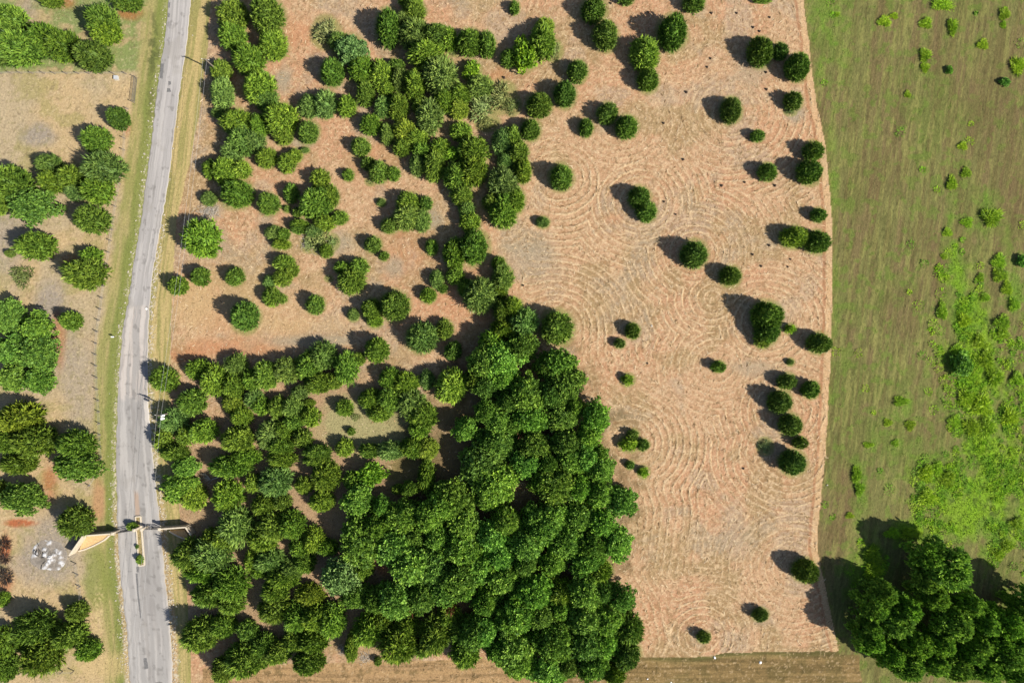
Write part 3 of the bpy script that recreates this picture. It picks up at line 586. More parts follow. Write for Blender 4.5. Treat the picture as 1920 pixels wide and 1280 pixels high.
def broad_proto(seed, nlobe, n, size, height=1.7, low=.45, lr=(.30, .46), core=.72):
    rs = np.random.RandomState(seed); parts = []
    cs = []; rr = []
    for i in range(nlobe):
        t = math.sqrt((i+.5)/nlobe); a = i*2.39996+rs.uniform(-.3, .3)
        r = rs.uniform(*lr); e_ = rs.uniform(.72, 1.16); x = t*e_*(1-r*.75)*math.cos(a); y = t*e_*(1-r*.75)*math.sin(a)
        z = height-r-(t**2)*(height-low-r)*rs.uniform(.55, 1.0)-rs.uniform(0, .12)
        cs.append((x, y, z)); rr.append(r)
    cs = np.array(cs); rr = np.array(rr)
    per = np.maximum(8, (n*rr**2/(rr**2).sum()).astype(int))
    for c, r, m in zip(cs, rr, per):
        u = rand_unit(rs, m*2); u = u[u[:, 2] > -.55][:m]
        out = (c-np.array([0, 0, low]))/(np.linalg.norm(c-np.array([0, 0, low]))+1e-6)
        rad = r*rs.uniform(.62, 1.2, len(u))[:, None]; p = c+u*rad*np.array([1, 1, .85])
        nr = u+np.array([0, 0, .35])+rs.normal(size=u.shape)*.25; nr /= np.linalg.norm(nr, axis=1)[:, None]
        parts.append(tufts(p, nr, size, rs))
        def cf(th, z, k, c=c, r=r):
            ph = (z-.5)*math.pi; q = r*k*(1+.12*math.sin(3*th+z*5+r*20)); return (c[0]+q*math.cos(ph)*math.cos(th), c[1]+q*math.cos(ph)*math.sin(th), c[2]+q*.85*math.sin(ph))
        cv, cfc = core_mesh(cf, rs, 9, 6, core); parts.append((cv, cfc, rs.uniform(.2, .6, len(cv))))
    return join(parts)
def sparse_proto(seed, n, L, w):
    """bare, twiggy crown"""
    rs = np.random.RandomState(seed); p, nr = cedar_surface(rs, n, 1.8, .35)
    base = p*rs.uniform(.1, .8, n)[:, None]; d = nr+rs.normal(size=(n, 3))*.35; d /= np.linalg.norm(d, axis=1)[:, None]
    v, f, m = spikes(base, d, L*rs.uniform(.5, 1.4, n), w, rs); return join([(v, f, np.repeat(rs.rand(n), m))])
def weed_proto(seed, n, L, w):
    """low tussock of upright arching blades"""
    rs = np.random.RandomState(seed); a = rs.uniform(0, 6.283, n); r = np.sqrt(rs.rand(n))
    r *= .75+.25*np.sin(3*a+seed)*.8; hz = rs.uniform(.0, .75, n)*(1-r*.75)*1.0
    base = np.stack([r*np.cos(a), r*np.sin(a), hz], 1)
    d = np.stack([np.cos(a)*r*.9, np.sin(a)*r*.9, np.full(n, .55)], 1)+rs.normal(size=(n, 3))*.5; d[:, 2] = np.abs(d[:, 2])+.12; d /= np.linalg.norm(d, axis=1)[:, None]
    tone = rs.rand(n)*.6+.4*(.5+.5*np.sin(5*a+r*6)); Ls = L*rs.uniform(.5, 1.3, n)
    v, f, m = spikes(base, d, Ls, w, rs); parts = [(v, f, np.repeat(tone, m))]
    def cf(th, z, k):
        rr = math.cos(z*math.pi/2)*.5*(.8+.2*math.sin(3*th+seed)); return (rr*math.cos(th), rr*math.sin(th), .42*math.sin(z*math.pi/2))
    cv, cfc = core_mesh(cf, rs, 14, 6); parts.append((cv, cfc, rs.uniform(.2, .7, len(cv))))
    return join(parts)
def proto(name, parts, mat):
    V, F, Tn = parts; me = mesh_np(name, V, F, mat); attr_f(me, 'tone', Tn); return me
PR = {}
# neat dark cedars in three sizes, so that shoots stay the same real length
PR['Jb'] = [proto('crown', cedar_proto(10+i, 1000, .30, .040, 1.3, .32, .7), M_needle) for i in range(4)]
PR['Js'] = [proto('crown', cedar_proto(20+i, 520, .42, .058, 1.3, .32, .75), M_needle) for i in range(4)]
PR['Jt'] = [proto('crown', cedar_proto(30+i, 220, .6, .09, 1.35, .35, .7), M_needle) for i in range(3)]
# looser cedars of the thickets
PR['Lb'] = [proto('crown', cedar_proto(40+i, 720, .44, .046, 1.3, .3, 1.0, 16, .12), M_needle) for i in range(5)]
PR['Ls'] = [proto('crown', cedar_proto(50+i, 420, .54, .062, 1.3, .3, 1.0, 14, .12), M_needle) for i in range(4)]
PR['Ob'] = [proto('crown', cedar_proto(60+i, 620, .5, .042, 1.4, .3, 1.0, 16, .2), M_needle) for i in range(4)]
PR['Bb'] = [proto('crown', broad_proto(70+i, 28+5*i, 1250, .115, 1.6, .35, (.12, .34), .55), M_leaf) for i in range(5)]
PR['Hb'] = [proto('crown', broad_proto(80+i, 30, 900, .135, 1.75, .4, (.10, .34), .45), M_leaf) for i in range(3)]
PR['Gb'] = [proto('crown', broad_proto(90+i, 9, 260, .24, 1.6, .35, (.34, .48), .6), M_leaf) for i in range(3)]
PR['Pb'] = [proto('crown', weed_proto(100+i, 420, .30, .035), M_leaf) for i in range(4)]
PR['Sb'] = [proto('foliage', weed_proto(110+i, 620, .5, .034), M_leaf) for i in range(4)]
PR['Db'] = [proto('crown', sparse_proto(120+i, 240, .6, .035), M_leaf) for i in range(2)]
PR['Rb'] = [proto('crown', sparse_proto(130+i, 160, .8, .07), M_leaf) for i in range(2)]
def trunk_mesh(name, h, r, limbs, seed):
    rng = random.Random(seed); mb = MB()
    mb.tube([(0, 0, -.05), (rng.uniform(-.03, .03), rng.uniform(-.03, .03), h*.4), (rng.uniform(-.05, .05), rng.uniform(-.05, .05), h)], [r*1.25, r*.8, r*.35], 7)
    for k in range(limbs):
        a = k*2.4+rng.uniform(-.3, .3); z = h*rng.uniform(.3, .7)
        mb.tube([(0, 0, z), (.25*math.cos(a), .25*math.sin(a), z+.22), (.55*math.cos(a), .55*math.sin(a), z+.5)], [r*.5, r*.33, r*.12], 5)
    me = bpy.data.meshes.new(name); me.from_pydata(mb.v, [], mb.f); me.materials.append(M_bark); return me
TR = {'c': [trunk_mesh('trunk', 1.6, .075, 4, i) for i in range(2)], 'b': [trunk_mesh('trunk', 1.15, .06, 6, 9+i) for i in range(2)]}
# leaf colours (albedo)
COL = dict(J=(.104, .205, .026), L=(.142, .262, .029), O=(.152, .268, .054), Y=(.185, .300, .030), G=(.180, .350, .026), B=(.152, .310, .042), H=(.150, .310, .032), T=(.135, .245, .075), P=(.260, .330, .110), S=(.255, .450, .022), V=(.140, .340, .04), W=(.18, .25, .07), D=(.055, .042, .032), R=(.26, .12, .06))
ADJ = dict(J='dark green', L='mid green', O='grey green', Y='yellowish green', G='bright green', B='leafy green', H='deep green', T='bluish green', P='pale straggly', S='lime green', V='vivid green', W='weedy green', D='scorched brown', R='rusty brown')

def region(x, y, k):
    if x < 245: return 'left'
    if x > 1575 and k == 'H': return 'corner'
    if x > 1565: return 'meadow'
    if k in 'BTR' and y > 640 and x > 600: return 'wood'
    if x > 600 and y > 640 and x < 1215 and x > 880: return 'wood'
    if x < 900 and y > 640: return 'thicket'
    if x > 985 and y < 640 and not (x < 1080 and y > 560): return 'field'
    if x > 1130: return 'field'
    if x > 880 and y > 560: return 'wood'
    if 640 < x < 990 and y < 470 and (x > 690+(y-300)*.25 or y < 260): return 'belt'
    return 'strip'
PH = dict(left='left of the road', corner='in the dark corner grove', meadow='in the green meadow', wood='in the dense wood', thicket='in the cedar thicket', field='on the mown field', belt='in the central tree belt', strip='on the tan mown strip')
GRP = dict(left='trees left of the road', corner='broadleaf trees of the corner grove', meadow='bushes in the green meadow', wood='crowns of the dense wood', thicket='cedars of the thicket', field='cedars dotted over the mown field', belt='trees of the central belt', strip='cedars on the strip beside the road')
HAND = {(248, 986): 'small dense shrub at the top of the median bed, against the iron gate',
 (262.5, 1048.5): 'small green shrub at the lower end of the median bed', (257.5, 1024): 'tiny dark shrub midway down the median bed',
 (965, 15): 'small cedar at the top edge above the bright green leafy tree',
 (1113, 20): 'rounded dark cedar at the top edge, upper of two stacked there',
 (1135, 68): 'tall dark cedar just below another, lower of two stacked at the top edge',
 (1173, 2): 'sliver of a small cedar on the top edge between two bigger cedars',
 (1300, 7): 'cedar on the top edge right of the largest upright field cedar',
 (1260, 62): 'largest dark upright cedar near the top of the mown field',
 (1430, 1): 'sliver of cedar on the top edge near the right field corner',
 (983, 103): 'bright green leafy tree at the lower left of the small top clump',
 (1017, 78): 'mid green cedar rising behind the bright green leafy tree in the top clump',
 (1022, 50): 'yellowish cedar at the top of the small clump right of the belt',
 (1038, 95): 'pale straggly shrub on the right side of the small top clump',
 (1083, 135): 'lone round cedar right above the two touching round cedars beside the belt',
 (1058, 178): 'upper right one of two touching round cedars beside the central belt',
 (1012, 197): 'lower left one of two touching round cedars beside the central belt',
 (995, 243): 'round cedar against the right flank of the belt, below the touching pair',
 (1138, 213): 'upper left one of the two cedars linked by shadow, upper mid field',
 (1175, 238): 'lower right spiky one of the two cedars linked by shadow, upper mid field',
 (1098, 240): 'small lone cedar just left of the two shadow linked cedars',
 (1208, 103): 'yellowish leafy round tree stacked on top of a dark cedar',
 (1215, 152): 'dark round cedar tucked under the yellowish leafy tree',
 (1370, 208): 'lone oval cedar in the upper right field above a bush sized one',
 (1420, 255): 'bush sized lone cedar below the lone oval cedar',
 (1052, 333): 'lone round cedar ringed by swaths at the left of the mown field',
 (1198, 372): 'bigger upper cedar of the merged pair in the field middle',
 (1212, 397): 'smaller darker lower cedar of the merged pair in the field middle',
 (1018, 417): 'small weedy grey green cedar alone near the belt\'s lower right edge',
 (1425, 98): 'largest of the three cedars grouped at the top right field corner',
 (1463, 97): 'small cedar between two big ones at the top right field corner',
 (1495, 127): 'dark cedar nearest the border among three at the top right corner',
 (1487, 190): 'small dark cedar with a pale skirt beside the upper right border',
 (1482, 208): 'pale low skirt of growth under a small cedar by the right border',
 (1525, 283): 'smaller upper cedar of the pair bulging over the right field border',
 (1518, 323): 'bigger lower cedar of the pair bulging over the right field border',
 (1438, 323): 'round cedar standing left of the bulging border pair',
 (1535, 403): 'small cedar alone against the right border above the yellowish one',
 (1488, 444): 'yellowish loose crowned tree touching a dark cedar near the right border',
 (1532, 454): 'dark cedar on the right border touching the yellowish tree',
 (1302, 477): 'big round dark cedar in the field centre, left of a smaller one',
 (1368, 517): 'round dark cedar at lower right of the big central one',
 (1437, 594): 'biggest cedar of the field, tall dark crown with a long shadow',
 (1437, 620): 'dark lower lobe cedar grown into the biggest field cedar',
 (1430, 635): 'yellowish small tree at the foot of the biggest field cedar',
 (1482, 617): 'small bright green tree between the biggest cedar and the border cedar',
 (1537, 644): 'oval dark cedar on the right border beside the biggest field cedar',
 (1482, 679): 'tiny grey green cedar above the chain of cedars by the right border',
 (1475, 715): 'topmost left cedar of the chain by the right border',
 (1520, 730): 'topmost right cedar of the chain, nearest to the right border',
 (1462, 754): 'third cedar down the chain by the right border, overlapping the next',
 (1482, 797): 'big spiky cedar in the middle of the chain by the right border',
 (1500, 829): 'small cedar squeezed between the two lowest big chain cedars',
 (1487, 866): 'lowest and darkest cedar of the chain by the right border',
 (1435, 838): 'pale wispy shrub left of the lowest chain cedar',
 (1185, 620): 'small oval cedar in the field right of the wood\'s top',
 (1162, 644): 'tiny cedar just below the small oval one right of the wood',
 (1177, 712): 'small lime green sapling alone right of the wood',
 (1347, 687): 'small flat dark cedar alone in the very middle of the lower field',
 (1187, 815): 'tiny dark cedar at the top of the trio beside the wood',
 (1205, 834): 'dark small cedar at the right of the trio beside the wood',
 (1178, 832): 'bright green sapling at the left of the trio beside the wood',
 (1207, 885): 'bright green sapling below the trio beside the wood',
 (1182, 871): 'dark shaded small cedar touching the sapling below the trio',
 (1425, 1151): 'small cedar in the lower field below the lone dark border cedar',
 (1319, 1193): 'lowest small cedar of the field, just above the bottom strip',
 (1510, 1068): 'lone dark cedar by the right border, nearest to the corner grove',
 (175, 107): 'dark round cedar at the right end of the lawn\'s tree row',
 (223, 222): 'topmost cedar of those stepping down along the yard fence',
 (182, 262): 'second cedar down along the yard fence, dark with a short shadow',
 (198, 315): 'large grey green cedar by the yard fence above a smaller one',
 (175, 412): 'lone mid green cedar by the yard fence, above the two crowned one',
 (68, 460): 'spreading green tree on the grey yard above a weed patch',
 (40, 517): 'low ragged patch of green weeds on the grey yard',
 (160, 512): 'large crown of the two crowned cedar beside the yard fence',
 (172, 480): 'small upper crown of the two crowned cedar beside the yard fence',
 (135, 602): 'small lone cedar in the dry yard midway along the fence',
 (143, 976): 'leafy cedar overhanging the left entrance wall',
 (140, 876): 'large dark broadleaf tree beside the fence above the gates',
 (378, 449): 'large loose green tree right of the road with a tiny bush at its foot',
 (400, 477): 'tiny ball shaped cedar at the foot of the large loose tree by the road',
 (334, 535): 'leftmost of three small cedars in a row right of the road',
 (377, 519): 'middle one of three small cedars in a row right of the road',
 (442, 519): 'rightmost of three small cedars in a row right of the road',
 (460, 594): 'big solitary cedar on the tan strip above the red soil',
 (310, 712): 'lone cedar overhanging the road edge at the thicket\'s top left corner',
 (592, 572): 'small neat round cedar right of the big solitary cedar',
 (625, 137): 'neat round cedar left of the belt under the bluish tree',
 (655, 92): 'bluish green bushy tree at the upper left end of the belt',
 (677, 277): 'neat lone cedar on the pale path left of the belt',
 (653, 328): 'tiny round cedar alone on the pale path left of the belt'}
rnd = random.Random(5)
used = set()
def tree(i, t):
    x, y, rx, ry, k = t
    jit = 1.0
    if k == 'B' and region(x, y, k) == 'wood':
        edge = x > 1090 or x < 660
        x += rnd.gauss(0, 1.5 if edge else 8); y += rnd.gauss(0, 3 if edge else 8); f_ = rnd.uniform(.86, 1.16) if edge else rnd.uniform(.72, 1.34); rx *= f_; ry *= f_; jit = rnd.uniform(.88, 1.14)
    r = (rx+ry)/2
    reg = region(x, y, k)
    hf = dict(J=2.15, L=2.0, O=1.9, Y=1.75, G=1.5, B=1.55, H=1.5, T=1.7, P=.95, S=.6, V=1.1, W=.5, D=1.5, R=1.6)[k]
    h = hf*r
    if k in 'BT': h = (42+r*.95)*jit if reg == 'wood' else 25+r*.9
    if k == 'R': h = 66
    if k == 'H': h = 62+r*.85
    if reg == 'wood' and k in 'LYO': h = max(h, 40+r*.6)
    hm = h*S; rxm = rx*S; rym = ry*S
    hc = hm*(.36 if k not in 'BHTR' else .62)
    gx_, gy_ = W(x, y, hc)
    small = k in 'SVPW'
    nm = dict(J='cedar_tree', L='cedar_tree', O='cedar_tree', Y='cedar_tree', T='cedar_tree', G='leafy_tree', B='broadleaf_tree', H='broadleaf_tree', D='scorched_tree', R='dead_tree', P='shrub', S='bush', V='bush', W='weed_clump')[k]
    if k == 'T': nm = 'broadleaf_tree'
    fam = {'J': 'J', 'L': 'L', 'O': 'O', 'Y': 'L', 'G': 'G', 'B': 'B', 'T': 'B', 'H': 'H', 'P': 'P', 'S': 'S', 'V': 'G', 'W': 'P', 'D': 'D', 'R': 'R'}[k]
    if fam == 'J': key = 'Jb' if r > 19 else ('Js' if r > 11.5 else 'Jt')
    elif fam == 'L': key = 'Lb' if r > 18 else 'Ls'
    else: key = fam+'b'
    proto_h = {'J': 2.1, 'L': 2.1, 'O': 2.1, 'G': 1.6, 'B': 1.7, 'H': 1.7, 'P': 1.0, 'S': 1.0, 'D': 2.1, 'R': 2.1}[fam]
    me = PR[key][rnd.randrange(len(PR[key]))]
    sc_ = {'J': .88, 'L': .92 if reg in ('thicket', ) else .88, 'O': .92 if reg in ('thicket', ) else .88, 'B': 1.06, 'H': .99, 'G': .9}.get(fam, .95)
    root = link(nm, None, loc=(gx_, gy_, 0), scale=(rxm*sc_, rym*sc_, hm/proto_h)); root.empty_display_size = .3
    if small: cr = link('foliage' if k in 'SVPW' else 'crown', me, root, rot=(0, 0, rnd.uniform(0, 6.283)))
    else: cr = link('crown', me, root, rot=(rnd.uniform(-.05, .05), rnd.uniform(-.05, .05), rnd.uniform(0, 6.283)))
    c = np.array(COL[k])*(rnd.uniform(.84, 1.16) if reg != 'wood' else rnd.uniform(.7, 1.3))*(.82 if reg == 'left' else 1); c *= np.array([rnd.uniform(.9, 1.14), 1, rnd.uniform(.85, 1.15)])
    cr.color = (*c, 1)
    if k not in 'SVPWR':
        tk = 'b' if fam in 'BHG' else 'c'
        link('trunk', TR[tk][i % 2], root)
    # the label: look first, then where it stands
    q = min(HAND, key=lambda p: (p[0]-x)**2+(p[1]-y)**2) if HAND else None
    if q and (q[0]-x)**2+(q[1]-y)**2 < 20 and HAND[q] not in used: lb = HAND[q]
    else:
        size = 'tiny' if r < 9 else 'small' if r < 14 else 'medium' if r < 21 else 'large' if r < 31 else 'very large'
        kind = dict(cedar_tree='cedar', leafy_tree='leafy tree', broadleaf_tree='broadleaf', scorched_tree='bare tree', dead_tree='dead crown', shrub='shrub', bush='bush', weed_clump='weed patch')[nm]
        lb = f'{size} {ADJ[k]} {kind} {PH[reg]}, {x/19.2:.0f}% across, {y/12.8:.0f}% down the photo'
        if lb in used: lb = f'{size} {ADJ[k]} {kind} {PH[reg]}, {x/19.2:.1f}% across, {y/12.8:.1f}% down the photo'
    used.add(lb)
    tag(root, lb, 'tree' if not small else 'bush', GRP[reg] if not small else ('bushes in the green meadow' if reg == 'meadow' else 'straggly shrubs among the cedars'))
for i, t in enumerate(T_): tree(i, t)
#DETAIL
# ------------------------------------------------------------------ loose stuff on the ground
rs = np.random.RandomState(77)
def gidx(X, Y):
    i = np.clip(np.round((X-ix[0])/STEP).astype(int)+len(outer), 0, nx-1); j = np.clip(np.round((Y-iy[0])/STEP).astype(int)+len(outer), 0, ny-1)
    return j*nx+i
dgy, dgx = np.gradient(Dw.reshape(ny, nx)); dgx = dgx.ravel(); dgy = dgy.ravel()
def mat_tint(name, rough=.9, trans=.0):
    m, nt, p = new_mat(name); a = N(nt, 'ShaderNodeAttribute', attribute_name='tint')
    nt.links.new(a.outputs['Color'], p.inputs['Base Color']); p.inputs['Roughness'].default_value = rough; p.inputs['Specular IOR Level'].default_value = .15
    return m
M_tint = mat_tint('loose_blades')
def blades(name, X, Y, ang, L, w, z0, tilt, colr):
    """flat pointed blades lying or leaning on the ground"""
    n = len(X); d = np.stack([np.cos(ang)*np.cos(tilt), np.sin(ang)*np.cos(tilt), np.sin(tilt)], 1); s_ = np.stack([-np.sin(ang), np.cos(ang), rs.uniform(-.35, .35, n)], 1)
    b = np.stack([X, Y, z0], 1); L = L[:, None]; w = w[:, None]
    V = np.stack([b-s_*w*.5, b+s_*w*.5, b+d*L*.6+s_*w*.6, b+d*L, b+d*L*.55-s_*w*.6], 1).reshape(-1, 3)
    F = np.array([[0, 1, 2], [0, 2, 4], [4, 2, 3]]); F = (F[None]+(np.arange(n)*5)[:, None, None]).reshape(-1, 3)
    me = mesh_np(name, V, F, M_tint); attr_col(me, 'tint', np.repeat(colr, 5, 0)); return me
# cut hay on the mown field
n = 120000
X = rs.uniform(-78, 76, n); Y = rs.uniform(-70, 79, n); g = gidx(X, Y)
keep = in_field[g] & (rs.rand(n) < np.clip(.13+.95*stripe[g]*samp[g]-.2*thick[g], .03, 1)); X, Y, g = X[keep], Y[keep], g[keep]; n = len(X)
an = np.where(rs.rand(n) < .35+.5*samp[g], np.arctan2(dgx[g], -dgy[g])+rs.normal(size=n)*.6, rs.uniform(0, 6.283, n))
pal = np.array([alb(242, 216, 178), alb(232, 200, 158), alb(214, 176, 130), alb(170, 144, 100), alb(140, 110, 76)])
cc = pal[rs.randint(0, 5, n)]*rs.uniform(.85, 1.1, n)[:, None]
o = link('cut_hay', blades('cut_hay', X, Y, an, rs.uniform(.3, 1.0, n), rs.uniform(.05, .13, n), zz[g]+rs.uniform(.02, .05, n), rs.uniform(-.05, .12, n), cc))
tag(o, 'dry cut hay strewn in swaths over the tan mown field', 'hay', kind='stuff')
# meadow grass and weeds
n = 150000
X = rs.uniform(66, 121, n); Y = rs.uniform(-82, 82, n); g = gidx(X, Y)
greenness = np.clip((colM[g, 1]-colM[g, 0])/.10, -.3, 1.0)
keep = in_meadow[g] & (rs.rand(n) < np.clip(.10+.75*greenness, .05, .9)); X, Y, g = X[keep], Y[keep], g[keep]; n = len(X); gr = np.clip(greenness[keep], 0, 1)
cc = colM[g]*rs.uniform(.9, 1.6, n)[:, None]*np.array([1.06, 1, .95]); lime = rs.rand(n) < gr*.45*sst(.42, .6, vnoise(X/1.6, Y/1.6, 176)); cc[lime] = cc[lime]*.5+alb(156, 186, 46)*.5
o = link('meadow_weeds', blades('meadow_weeds', X, Y, rs.normal(size=n)*.9+math.radians(100)+np.where(rs.rand(n) < .5, math.pi, 0), rs.uniform(.2, .5, n)*(.6+.7*gr), rs.uniform(.05, .12, n), zz[g]-.03, rs.uniform(.2, 1.1, n), np.clip(cc, 0.01, .8)))
# taller fuzzy clumps where the weeds grow lush
nc = 8000; X0 = rs.uniform(70, 121, nc); Y0 = rs.uniform(-60, 82, nc); g0 = gidx(X0, Y0)
lm = np.clip(lush, 0, 1)[g0]*sst(.42, .6, fbm(X0, Y0*.45, 3.4, 3, 178)); k0 = in_meadow[g0] & (rs.rand(nc) < lm*.9+.006); X0, Y0, g0 = X0[k0], Y0[k0], g0[k0]; nc = len(X0)
R0 = rs.uniform(.35, 1.3, nc); m_ = 64; q = np.repeat(np.arange(nc), m_); a_ = rs.uniform(0, 6.283, len(q)); r_ = R0[q]*np.sqrt(rs.rand(len(q)))
base_c = np.array([alb(160, 210, 40), alb(140, 196, 44), alb(176, 212, 56), alb(126, 178, 52)])[rs.randint(0, 4, nc)]
me2 = blades('weeds', X0[q]+r_*np.cos(a_), Y0[q]+r_*np.sin(a_), a_+rs.normal(size=len(q))*.7, rs.uniform(.18, .5, len(q)), rs.uniform(.05, .11, len(q)), zz[g0][q]+(R0[q]-r_)*.55*rs.rand(len(q)), rs.uniform(.15, 1.2, len(q)), np.clip(base_c[q]*rs.uniform(.7, 1.35, len(q))[:, None], .01, .8))
o2 = link('lush_weeds', me2); tag(o2, 'bright lime tufts of lush weeds thick along the right side of the meadow', 'weeds', kind='stuff')
tag(o, 'green and olive grass and low weeds growing all over the meadow', 'grass', kind='stuff')
# short dry grass on verges and yard
n = 60000
X = rs.uniform(-121, -60, n); Y = rs.uniform(-82, 82, n); g = gidx(X, Y)
keep = (~in_field[g]) & (~in_south[g]) & ~onroad[g] & (rs.rand(n) < .55); X, Y, g = X[keep], Y[keep], g[keep]; n = len(X)
o = link('dry_grass', blades('dry_grass', X, Y, rs.uniform(0, 6.283, n), rs.uniform(.15, .45, n), rs.uniform(.04, .10, n), zz[g]-.02, rs.uniform(.1, .9, n), np.clip(colG[g]*rs.uniform(.7, 1.3, n)[:, None], .01, .8)))
tag(o, 'short dry grass on the road verges and the yard', 'grass', kind='stuff')
# thicket floor litter
n = 24000
X = rs.uniform(-78, 32, n); Y = rs.uniform(-79, 2, n); g = gidx(X, Y)
keep = (in_field[g] & (thick[g] > .4)) | in_south[g]; X, Y, g = X[keep], Y[keep], g[keep]; n = len(X)
o = link('rough_grass', blades('rough_grass', X, Y, rs.uniform(0, 6.283, n), rs.uniform(.2, .6, n), rs.uniform(.04, .10, n), zz[g]-.02, rs.uniform(.1, .9, n), np.clip(col[g]*rs.uniform(.65, 1.35, n)[:, None], .01, .8)))
tag(o, 'rough tan grass between the thicket cedars and along the bottom strip', 'grass', kind='stuff')
# stones along the road edges
mb = MB(); rng = random.Random(3)
for k in range(2600):
    y = rng.uniform(-20, 1300); left = rng.random() < .5
    if not left and y < 420 and rng.random() < .93: continue
    if left and y < 900 and rng.random() < .6: continue
    off = abs(rng.gauss(0, 5))*(1.0 if y < 900 else 1.3)+1.5
    x = float(xl(y))-off if left else float(xr(y))+off
    mb.rock((*W(x, y), -.02), rng.choice((.05, .07, .09, .12, .19))*rng.uniform(.8, 1.2), rng)
o = mb.build('gravel', M_rock); tag(o, 'pale gravel and broken stones along both road edges', 'gravel', kind='stuff')

# ------------------------------------------------------------------ entrance walls, gates, median
WH = 2.35
def seg(mb, a, b, z0, z1, th):
    a = Vector(a); b = Vector(b); d = b-a; L = d.length
    mb.box(((a.x+b.x)/2, (a.y+b.y)/2, (z0+z1)/2), (L, th, z1-z0), math.atan2(d.y, d.x))
def wall_thing(label, pts, curve, soilmat):
    base = W(*pts[1], WH); root = link('entrance_wall', None, loc=(0, 0, 0)); tag(root, label, 'wall', 'entrance walls')
    q = [W(x, y, WH) for x, y in pts]
    m1 = MB(); seg(m1, q[1], q[2], -.1, WH-.1, .24); m1.build('wall', M_stone, root, .02)
    m2 = MB(); seg(m2, q[0], Vector(q[1])-(Vector(q[1])-Vector(q[0])).normalized()*.18, -.1, WH-.13, .26); m2.build('wing', M_stone, root, .02)
    m3 = MB(); seg(m3, q[1], q[2], WH-.1, WH, .30); seg(m3, q[0], q[1], WH-.13, WH-.02, .34); m3.build('coping', M_cap, root, .02)
    return root
wall_thing('low limestone entrance wall left of the road with its angled wing by the ash pile', [(129, 1041.5), (155, 1004.5), (208, 1000.5)], None, None)
wall_thing('low limestone entrance wall right of the road with its wing against the cedars', [(357.5, 1003), (347.5, 988.2), (299, 991.8)], None, None)
def bed(label, pts, flip):
    root = link('garden_bed', None); tag(root, label, 'flower bed', 'curved garden beds by the entrance')
    q = [W(x, y, .45) for x, y in pts]; m = MB()
    for a, b in zip(q[:-1], q[1:]): seg(m, a, b, -.1, .45, .30)
    m.build('edging', M_cap, root)
    return root, q
r_, q = bed('curved stone edged bed of tan soil inside the left entrance wall', [(147, 1033), (160, 1029.5), (174, 1023.5), (185, 1018), (195, 1012.5), (201, 1007), (205, 1003.5)], 0)
poly = q+[W(x, y, .3) for x, y in [(206, 999.0), (165, 1003.5), (157.5, 1008)]]
me = bpy.data.meshes.new('soil'); me.from_pydata([(x, y, .30) for x, y in poly]+[(x, y, -.1) for x, y in poly], [], [tuple(range(len(poly)))]+[(i, (i+1) % len(poly), len(poly)+(i+1) % len(poly), len(poly)+i) for i in range(len(poly))]); me.materials.append(M_soil); link('soil', me, r_)
r_, q = bed('curved stone edged bed inside the right entrance wall, shaded by a cedar', [(317, 995), (321, 998), (327, 1001.5), (334, 1005), (342, 1008.5), (352, 1012)], 0)
poly = q+[W(x, y, .3) for x, y in [(354, 1005), (345.5, 993), (319, 994)]]
me = bpy.data.meshes.new('soil'); me.from_pydata([(x, y, .30) for x, y in poly]+[(x, y, -.1) for x, y in poly], [], [tuple(range(len(poly)))]+[(i, (i+1) % len(poly), len(poly)+(i+1) % len(poly), len(poly)+i) for i in range(len(poly))]); me.materials.append(M_soil); link('soil', me, r_)
def pillar(px, py, label):
    x, y = W(px, py, 2.5); root = link('gate_pillar', None, loc=(x, y, 0)); tag(root, label, 'pillar', 'gate pillars')
    m = MB(); m.box((0, 0, 1.15), (.5, .5, 2.5)); m.build('shaft', M_stone, root, .03)
    m = MB(); m.box((0, 0, 2.46), (.64, .64, .12)); m.box((0, 0, 2.57), (.4, .4, .10)); m.build('cap', M_cap, root, .02)
pillar(250.5, 994, 'stone gate pillar in mid road, left of the median bed')
pillar(265, 992.5, 'stone gate pillar in mid road, right of the median bed')
pillar(210.5, 1000.3, 'stone gate pillar ending the left entrance wall')
pillar(298, 991.9, 'stone gate pillar ending the right entrance wall')
def gate(a, b, label):
    a = Vector((*W(*a, 1.7), 0)); b = Vector((*W(*b, 1.7), 0)); d = b-a; root = link('entrance_gate', None, loc=a, rot=(0, 0, math.atan2(d.y, d.x))); tag(root, label, 'gate', 'iron entrance gates'); L = d.length
    m = MB()
    for z in (.15, .9, 1.6): m.box((L/2, 0, z), (L, .07, .08))
    for x in (.04, L/2, L-.04): m.box((x, 0, .87), (.09, .09, 1.6))
    m.build('frame', M_iron, root)
    m = MB(); k = int(L/.2)
    for i in range(1, k): m.box((L*i/k, 0, .88), (.03, .03, 1.66+.2*math.sin(math.pi*i/k)))
    m.build('bars', M_iron, root)
gate((213.5, 1000), (248, 994.6), 'black barred iron gate across the left lane')
gate((267.5, 992.6), (295.5, 992), 'black barred iron gate across the right lane')
root = link('median_bed', None); tag(root, 'narrow stone kerbed planting bed down the middle of the road at the gates', 'flower bed')
m = MB(); cor = [(253.8, 968.5), (263, 968), (264, 990), (265.5, 1000), (270.3, 1059.3), (260.3, 1060.8), (255.8, 998), (254.5, 990)]
qq = [W(x, y, .3) for x, y in cor]
for a, b in zip(qq, qq[1:]+qq[:1]): seg(m, a, b, -.05, .30+.002*len(m.f)/6, .26)
m.build('kerb', M_cap, root)
M_bed = mat_plain('bed_mulch', (.22, .17, .08), .5, 3)
me = bpy.data.meshes.new('soil'); me.from_pydata([(x, y, .2) for x, y in qq], [], [tuple(range(8))[::-1]]); me.materials.append(M_bed); link('soil', me, root)
